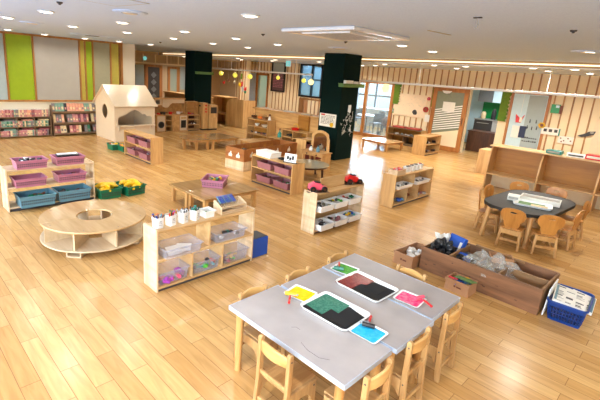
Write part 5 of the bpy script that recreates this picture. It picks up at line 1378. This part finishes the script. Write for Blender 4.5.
for k in range(26):
    x = r.uniform(-.55,.5); z = r.uniform(-.05,.3); fl_.tube([(x,-.0135,z),(x+r.uniform(-.06,.06),-.0135,z+r.uniform(-.05,.05)),(x+r.uniform(-.06,.1),-.0135,z+r.uniform(-.06,.05))], .006, 4)
fl_.build('faint_drawing', M['creamw'], t)
bl = MB().blob((.22,-.016,-.22),(.09,.008,.08),2,.4,2,2); bl.build('dark_blot', M['dark'], t)
for x, z, rr_, nm in ((-6.73,1.64,.055,'small'),(-6.78,1.27,.095,'larger')):
    t = thing('wall_badge', '%s round red badge on the batten wall left of the sliding door' % nm, 'badge', (x, YF, z))
    MB().at(0,0,0,0,R(90)).cyl(0,0,0,.03,rr_,24).at().build('disc', M['red'] if nm == 'small' else mat('deep_red', (150,20,26), .4), t); MB().at(0,-.03,0,0,R(90)).cyl(0,0,0,.004,rr_*.5,20).at().build('centre', M['pink'] if nm=='small' else M['brownp'], t)
pinned('pinned_photo', 'small grey-green photo card left of the sliding door', 'photo', -6.52, 1.26, .17, .16, 'leafl')
pinned('pinned_photo', 'white photo strip below the small cards left of the sliding door', 'photo', -6.60, .98, .36, .24, 'paper')
small('thermostat', 'small pale green switch plate right of the glass doors', 'switch', (-8.02,YF-.01,1.02), .08, .02, .16, 'leafl', 'greyp')
def awning(x, z0, z1, w, label, flip=1):
    t = thing('green_pennant', label, 'wall decoration', (x, YF, 0))
    n = 7; pts = [(0,z1),(w*flip,z1-.02)]
    for k in range(n):
        zc = z1-.1-(z1-z0-.1)*k/n; hh = (z1-z0-.1)/n
        pts += [(w*flip*.98,zc),(w*flip*.78,zc-hh*.5)]
    pts += [(w*flip*.9,z0),(0,z0)]
    MB().prism(pts, -.03, 0, 'y').build('felt_sheet', M['leaf'], t)
    return t
awning(-8.07, 1.35, 2.08, .26, 'olive green scalloped felt hanging right of the glass doors')
awning(-6.62, 1.38, 2.02, .16, 'small olive green felt strip left of the sliding door')
awning(-4.46, 1.18, 2.06, .26, 'olive green zigzag felt between the kitchen doorway and blue door')
t = pinned('wall_picture', 'green framed picture high on the battens right of the blue door', 'picture', -3.02, 1.69, .22, .24, 'kgreen', .03)
MB().box(.10,.17,-.05,-.03,-.13,.10).build('dark_edge', M['brownp'], t); MB().box(.0,.08,-.034,-.03,.03,.1).build('light_patch', M['doorblue'], t)
t = pinned('paper_bus', 'white paper cut-out with grey windows below the green picture', 'cut-out', -3.02, 1.06, .44, .2, 'paper', .03)
for k in range(3): MB().box(-.17+.13*k,-.09+.13*k,-.034,-.03,-.02,.06).build('window', M['dark'], t)
MB().box(.2,.23,-.034,-.03,-.1,.1).build('edge_strip', M['teal'], t)
t = thing('flower_cutout', 'yellow flower cut-out with dark centre at the right of the blue door', 'cut-out', (-3.26,YF-.032,1.2))
m_ = MB()
for k in range(6): m_.at(.055*math.cos(k*PI/3),0,.05*math.sin(k*PI/3),0,R(90)).cyl(0,0,-.006,.006,.04,12)
m_.at().build('petals', M['yellow'], t); MB().at(0,-.007,0,0,R(90)).cyl(0,0,0,.008,.04,14).at().build('centre', M['brownp'], t)
t = pinned('dotted_cutout', 'small cream card with dark dots above the partition desk', 'cut-out', -2.62, .87, .36, .2, 'paper', .02)
for x, z in ((-.12,.04),(-.04,-.02),(.05,.05),(.12,-.01),(-.09,-.05)): MB().at(x,-.02,z,0,R(90)).cyl(0,0,0,.004,.02,8).at().build('dot', M['brownp'], t)
t = thing('paper_fish', 'dark grey leaf-like cut-out on the big paper at the right wall', 'cut-out', (-2.2,YF-.014,1.10), 0)
MB().prism([(-.18,-.06),(-.05,.0),(.06,.08),(.2,.1),(.17,.0),(.05,-.05),(-.08,-.09)], -.02, 0, 'y').build('leaf_body', M['dark'], t); MB().blob((.12,-.02,.055),(.045,.008,.03),amp=0).build('pale_spot', M['greyp'], t)
t = pinned('paper_mural', 'wide blank cream paper sheet on the battens at the far right', 'mural', -.1, .9, 3.9, 1.24, 'paper', .01)
t.children[0].data.materials[0] = bpy.data.materials['cream_mural_paper']
# items on the blue door
t = thing('wall_pocket', 'red and white paper cup decoration hanging on the blue door', 'decoration', (-3.86,YB-.022,1.32))
MB().prism([(-.12,.12),(-.09,-.12),(.04,-.12),(.12,.12),(.02,.0)], -.03, 0, 'y').build('red_shape', M['red'], t); MB().box(.0,.07,-.034,-.03,-.1,.04).build('white_part', M['paper'], t); MB().cyl(0,-.01,.1,.75,.004,6).build('string', M['white'], t)
t = thing('picture_card', 'white and navy picture card on the blue door below the red cup', 'picture', (-3.84,YB-.022,.93))
MB().box(-.17,.03,-.02,0,-.18,.17).build('white_page', M['paper'], t, .003); MB().box(.03,.2,-.022,0,-.16,.18).build('navy_page', mat('navy_card', (40,52,84), .6), t, .003)
bpz = MB()
for x, z in ((-.08,.16),(.08,.16),(-.12,-.02),(.0,-.04),(.12,-.02)): bpz.cyl(x, 0, z-.05, z+.01, .014, 8).blob((x,0,z+.03),(.017,.012,.017),amp=0,sub=1)
t = tag(bpz.build('figure_stickers', M['dark']), 'group of small dark figure stickers on the blue door', 'stickers', loc=(-3.50,YB-.035,1.12), kind='stuff')
tw = thing('door_caption', 'dark caption lettering low on the blue door', 'caption', (-3.5,YB-.033,.72))
m_ = MB(); r = random.Random(8)
for j in (0,1):
    for k in range(7): m_.box(-.19+.055*k,-.15+.055*k,-.003,0,.05-.1*j,.05-.1*j+r.choice([.03,.045]))
m_.build('lettering', M['dark'], tw)
# sliding door with striped glass
t = thing('sliding_door', 'oak-framed sliding glass door with white horizontal stripes', 'sliding door', (-6.56,YB-.10,0), 0)
dw = 1.16
MB().box(0,.13,-.03,.03,.01,2.04).build('stile', M['doorwood'], t, .003); MB().box(dw-.13,dw,-.03,.03,.01,2.04).build('stile', M['doorwood'], t, .003)
MB().box(.13,dw-.13,-.03,.03,.01,.16).build('bottom_rail', M['doorwood'], t); MB().box(.13,dw-.13,-.03,.03,1.92,2.04).build('top_rail', M['doorwood'], t)
MB().box(.13,dw-.13,-.006,.006,.16,1.92).build('glass_pane', mat('grey_green_glass', (128,132,112), .15, var=.05), t)
MB().prism([(.13,.16),(dw-.13,.16),(dw-.13,.74),(.13,.52)], -.012, -.0065, 'y').build('frosted_panel', M['cream'], t)
st_ = MB()
for k in range(10):
    z = .62+.075*k; st_.prism([(.14,z),(dw-.13,z+.20),(dw-.13,z+.235),(.14,z+.03)], -.012, -.0065, 'y')
st_.build('white_stripe', M['white'], t)
MB().box(.38,.78,-.014,-.0065,1.28,1.60).build('paper_notice', M['paper'], t)
MB().prism([(.3,1.95),(.62,1.95),(.56,1.88),(.46,1.86),(.36,1.88)], -.05, -.031, 'y').build('lamp_sticker', M['whitep'], t)
MB().tube([(dw-.06,-.03,.9),(dw-.06,-.06,.92),(dw-.06,-.06,1.1),(dw-.06,-.03,1.12)], .01, 6).build('handle', M['dark'], t)
# low wooden cabinet in front of the kitchen opening
t = thing('low_cabinet', 'small birch cabinet with dark side slots in front of the kitchen doorway', 'cabinet', (-3.86,11.2,0))
MB().box(0,.42,0,.5,0,.62).build('cabinet_body', M['honeyz'], t, .004)
for z in (.1,.25,.4,.52): MB().box(.421,.424,.03,.46,z,z+.08).build('side_slot', M['dark'], t)
# kitchen beyond the doorway
t = thing('kitchen_cabinets', 'grey kitchen base and wall cabinets seen through the doorway', 'kitchen cabinets', (-6.0,16.35,0))
for k,(x0,x1,m) in enumerate([(0,.62,'dark'),(.63,1.25,'grey'),(1.26,2.2,'grey')]): 
    c_ = MB().box(x0,x1,0,.6,0,.98).build('base_unit', M[m], t, .004); MB().box(x0+.1,x1-.1,-.02,0,.86,.88).build('handle', M['steel'], c_)
MB().box(-.02,2.22,-.02,.62,.98,1.02).build('worktop', M['steel'], t)
MB().box(0,2.2,.6,.64,1.02,1.62).build('backsplash', M['kgreen'], t)
for k,(x0,x1,m) in enumerate([(-.1,.4,'metal'),(.41,1.1,'doorblue'),(1.11,2.0,'doorblue')]): MB().box(x0,x1,.26,.6,1.62,2.3).build('wall_unit', M[m], t, .004)
for k,(x,m,h,nm) in enumerate([(.1,'bcream',.25,'cream'),(.45,'spk_black',.35,'black'),(.8,'whitep',.14,'white'),(1.3,'dark',.2,'dark')]):
    t = thing('kitchen_jar', '%s jar or appliance on the kitchen worktop beyond the doorway' % nm, 'kitchen item', (-6.0+x+.1,16.6,1.02))
    MB().lathe([(0,0),(.08,0),(.085,h*.7),(.05,h),(0,h)],14).build('body', M[m], t, smooth=True); MB().cyl(0,0,h,h+.03,.03,8).build('cap', M['dark'], t)
t = thing('dark_desk', 'dark brown wooden desk just inside the kitchen doorway', 'desk', (-5.6,14.9,0))
MB().box(0,.85,0,.5,.0,.66).build('desk_body', M['darkwood'], t); MB().box(-.02,.87,-.02,.52,.66,.69).build('desk_top', M['darkwood'], t)
# lobby furniture seen through the glass doors
t = thing('lobby_counter', 'pale counter seen through the bright glass doors', 'counter', (-11.8,17.3,0))
MB().box(0,4,0,.4,0,.8).build('counter_body', M['greyp'], t); MB().box(-.02,4.02,-.03,.43,.8,.84).build('counter_top', M['white'], t)
def lobby_chair(x, y, rz, label):
    t = thing('lobby_chair', label, 'chair', (x,y,0), rz, 'dark chairs in the lobby')
    MB().box(-.2,.2,-.2,.2,.42,.46).build('seat', M['dark'], t); MB().box(-.2,.2,-.22,-.19,.5,.85).build('backrest', M['dark'], t)
    for sx in (-1,1):
        for sy in (-1,1): MB().cyl(sx*.18,sy*.18,0,.42 if sy>0 else .85,.014,8).build('leg', M['black'], t)
    return t
for k,(x,y,rz) in enumerate([(-10.6,15.0,.3),(-10.2,16.6,2),(-9.3,15.0,1),(-9.6,16.2,-.5),(-10.9,16.1,.7),(-8.7,15.4,2.4)]):
    lobby_chair(x,y,rz,'dark lobby chair seen through the bright glass doors')
t = thing('lobby_table', 'round white table among dark chairs beyond the glass doors', 'table', (-9.9,15.2,0))
MB().cyl(0,0,.68,.71,.4,28).build('tabletop', M['whitep'], t); MB().cyl(0,0,0.02,.68,.03,10).build('leg', M['dark'], t); MB().cyl(0,0,0,.02,.25,20).build('foot', M['dark'], t)
t = thing('stroller', 'dark pram-like trolley behind the right glass door', 'pram', (-8.75,14.9,0))
MB().blob((0,0,.55),(.22,.18,.2),2,.2,1.5,3).build('seat_fabric', M['brownp'], t, smooth=True)
MB().tube([(-.2,-.2,.08),(0,0,.5),(.25,.15,.95)], .014, 6).tube([(.2,-.2,.08),(0,0,.5)], .014, 6).build('frame', M['black'], t)
for x in (-.2,.2): MB().at(x,-.2,.09,0,0,R(90)).cyl(0,0,-.015,.015,.09,16).at().build('wheel', M['black'], t)

# ------------------------------------------------------------------ daylight, camera
w = bpy.data.worlds.new('World'); bpy.context.scene.world = w; w.use_nodes = True
bg = w.node_tree.nodes['Background']; sk = w.node_tree.nodes.new('ShaderNodeTexSky'); sk.sky_type = 'NISHITA'
sk.sun_elevation = R(48); sk.sun_rotation = R(150); sk.sun_disc = False; sk.air_density = 1.2; sk.dust_density = 2
w.node_tree.links.new(sk.outputs[0], bg.inputs['Color']); bg.inputs['Strength'].default_value = 2.2
for a, b in [(-12.2,-9.6),(-9.2,-6.6),(-6.2,-3.4),(-3.0,-.2),(.2,3.4)]:
    light('window_daylight', 'AREA', ((a+b)/2, -2.4, 1.48), (145 if a > -9.3 else 50)*(b-a)/2.8, b-a, (.42,.67,1.0), (R(132),0,0), 'RECTANGLE', 1.95)
light('lobby_daylight', 'AREA', (-10, 18.7, 1.4), 950, 5.2, (.92,.97,1), (R(-90),0,0), 'RECTANGLE', 1.8)
light('kitchen_lamp', 'AREA', (-5, 15.6, 2.46), 70, .8, (.95,.98,1), (0,0,0), 'RECTANGLE', .8)
light('closet_lamp', 'AREA', (-15.2, 14.8, 2.3), 8, .4, (.95,.98,1), (0,0,0), 'RECTANGLE', .4)

F, PI_, RO, YA = 417.8, .2516, .0668, .7964
fwd = Vector((-math.sin(YA)*math.cos(PI_), math.cos(YA)*math.cos(PI_), -math.sin(PI_)))
rt = fwd.cross(Vector((0,0,1))).normalized(); up = rt.cross(fwd)
r2 = math.cos(RO)*rt + math.sin(RO)*up; u2 = -math.sin(RO)*rt + math.cos(RO)*up
cam = bpy.data.cameras.new('Camera'); co = bpy.data.objects.new('Camera', cam); C.objects.link(co)
co.matrix_world = Matrix.Translation((0,0,2.15)) @ Matrix((r2, u2, -fwd)).transposed().to_4x4()
cam.sensor_width = 36; cam.sensor_fit = 'HORIZONTAL'; cam.lens = F*36/600
cam.shift_x = 31.6/600; cam.shift_y = -19.8/600; cam.clip_start = .05; cam.clip_end = 100
sc = bpy.context.scene; sc.camera = co
sc.view_settings.view_transform = 'Standard'; sc.view_settings.look = 'None'; sc.view_settings.gamma = 1; sc.view_settings.use_curve_mapping = False
sc.view_settings.exposure = -0.46
sc.cycles.use_denoising = True; sc.cycles.max_bounces = 8; sc.cycles.diffuse_bounces = 5; sc.cycles.transparent_max_bounces = 12
sc.cycles.sample_clamp_indirect = 6; sc.cycles.caustics_reflective = False; sc.cycles.caustics_refractive = False
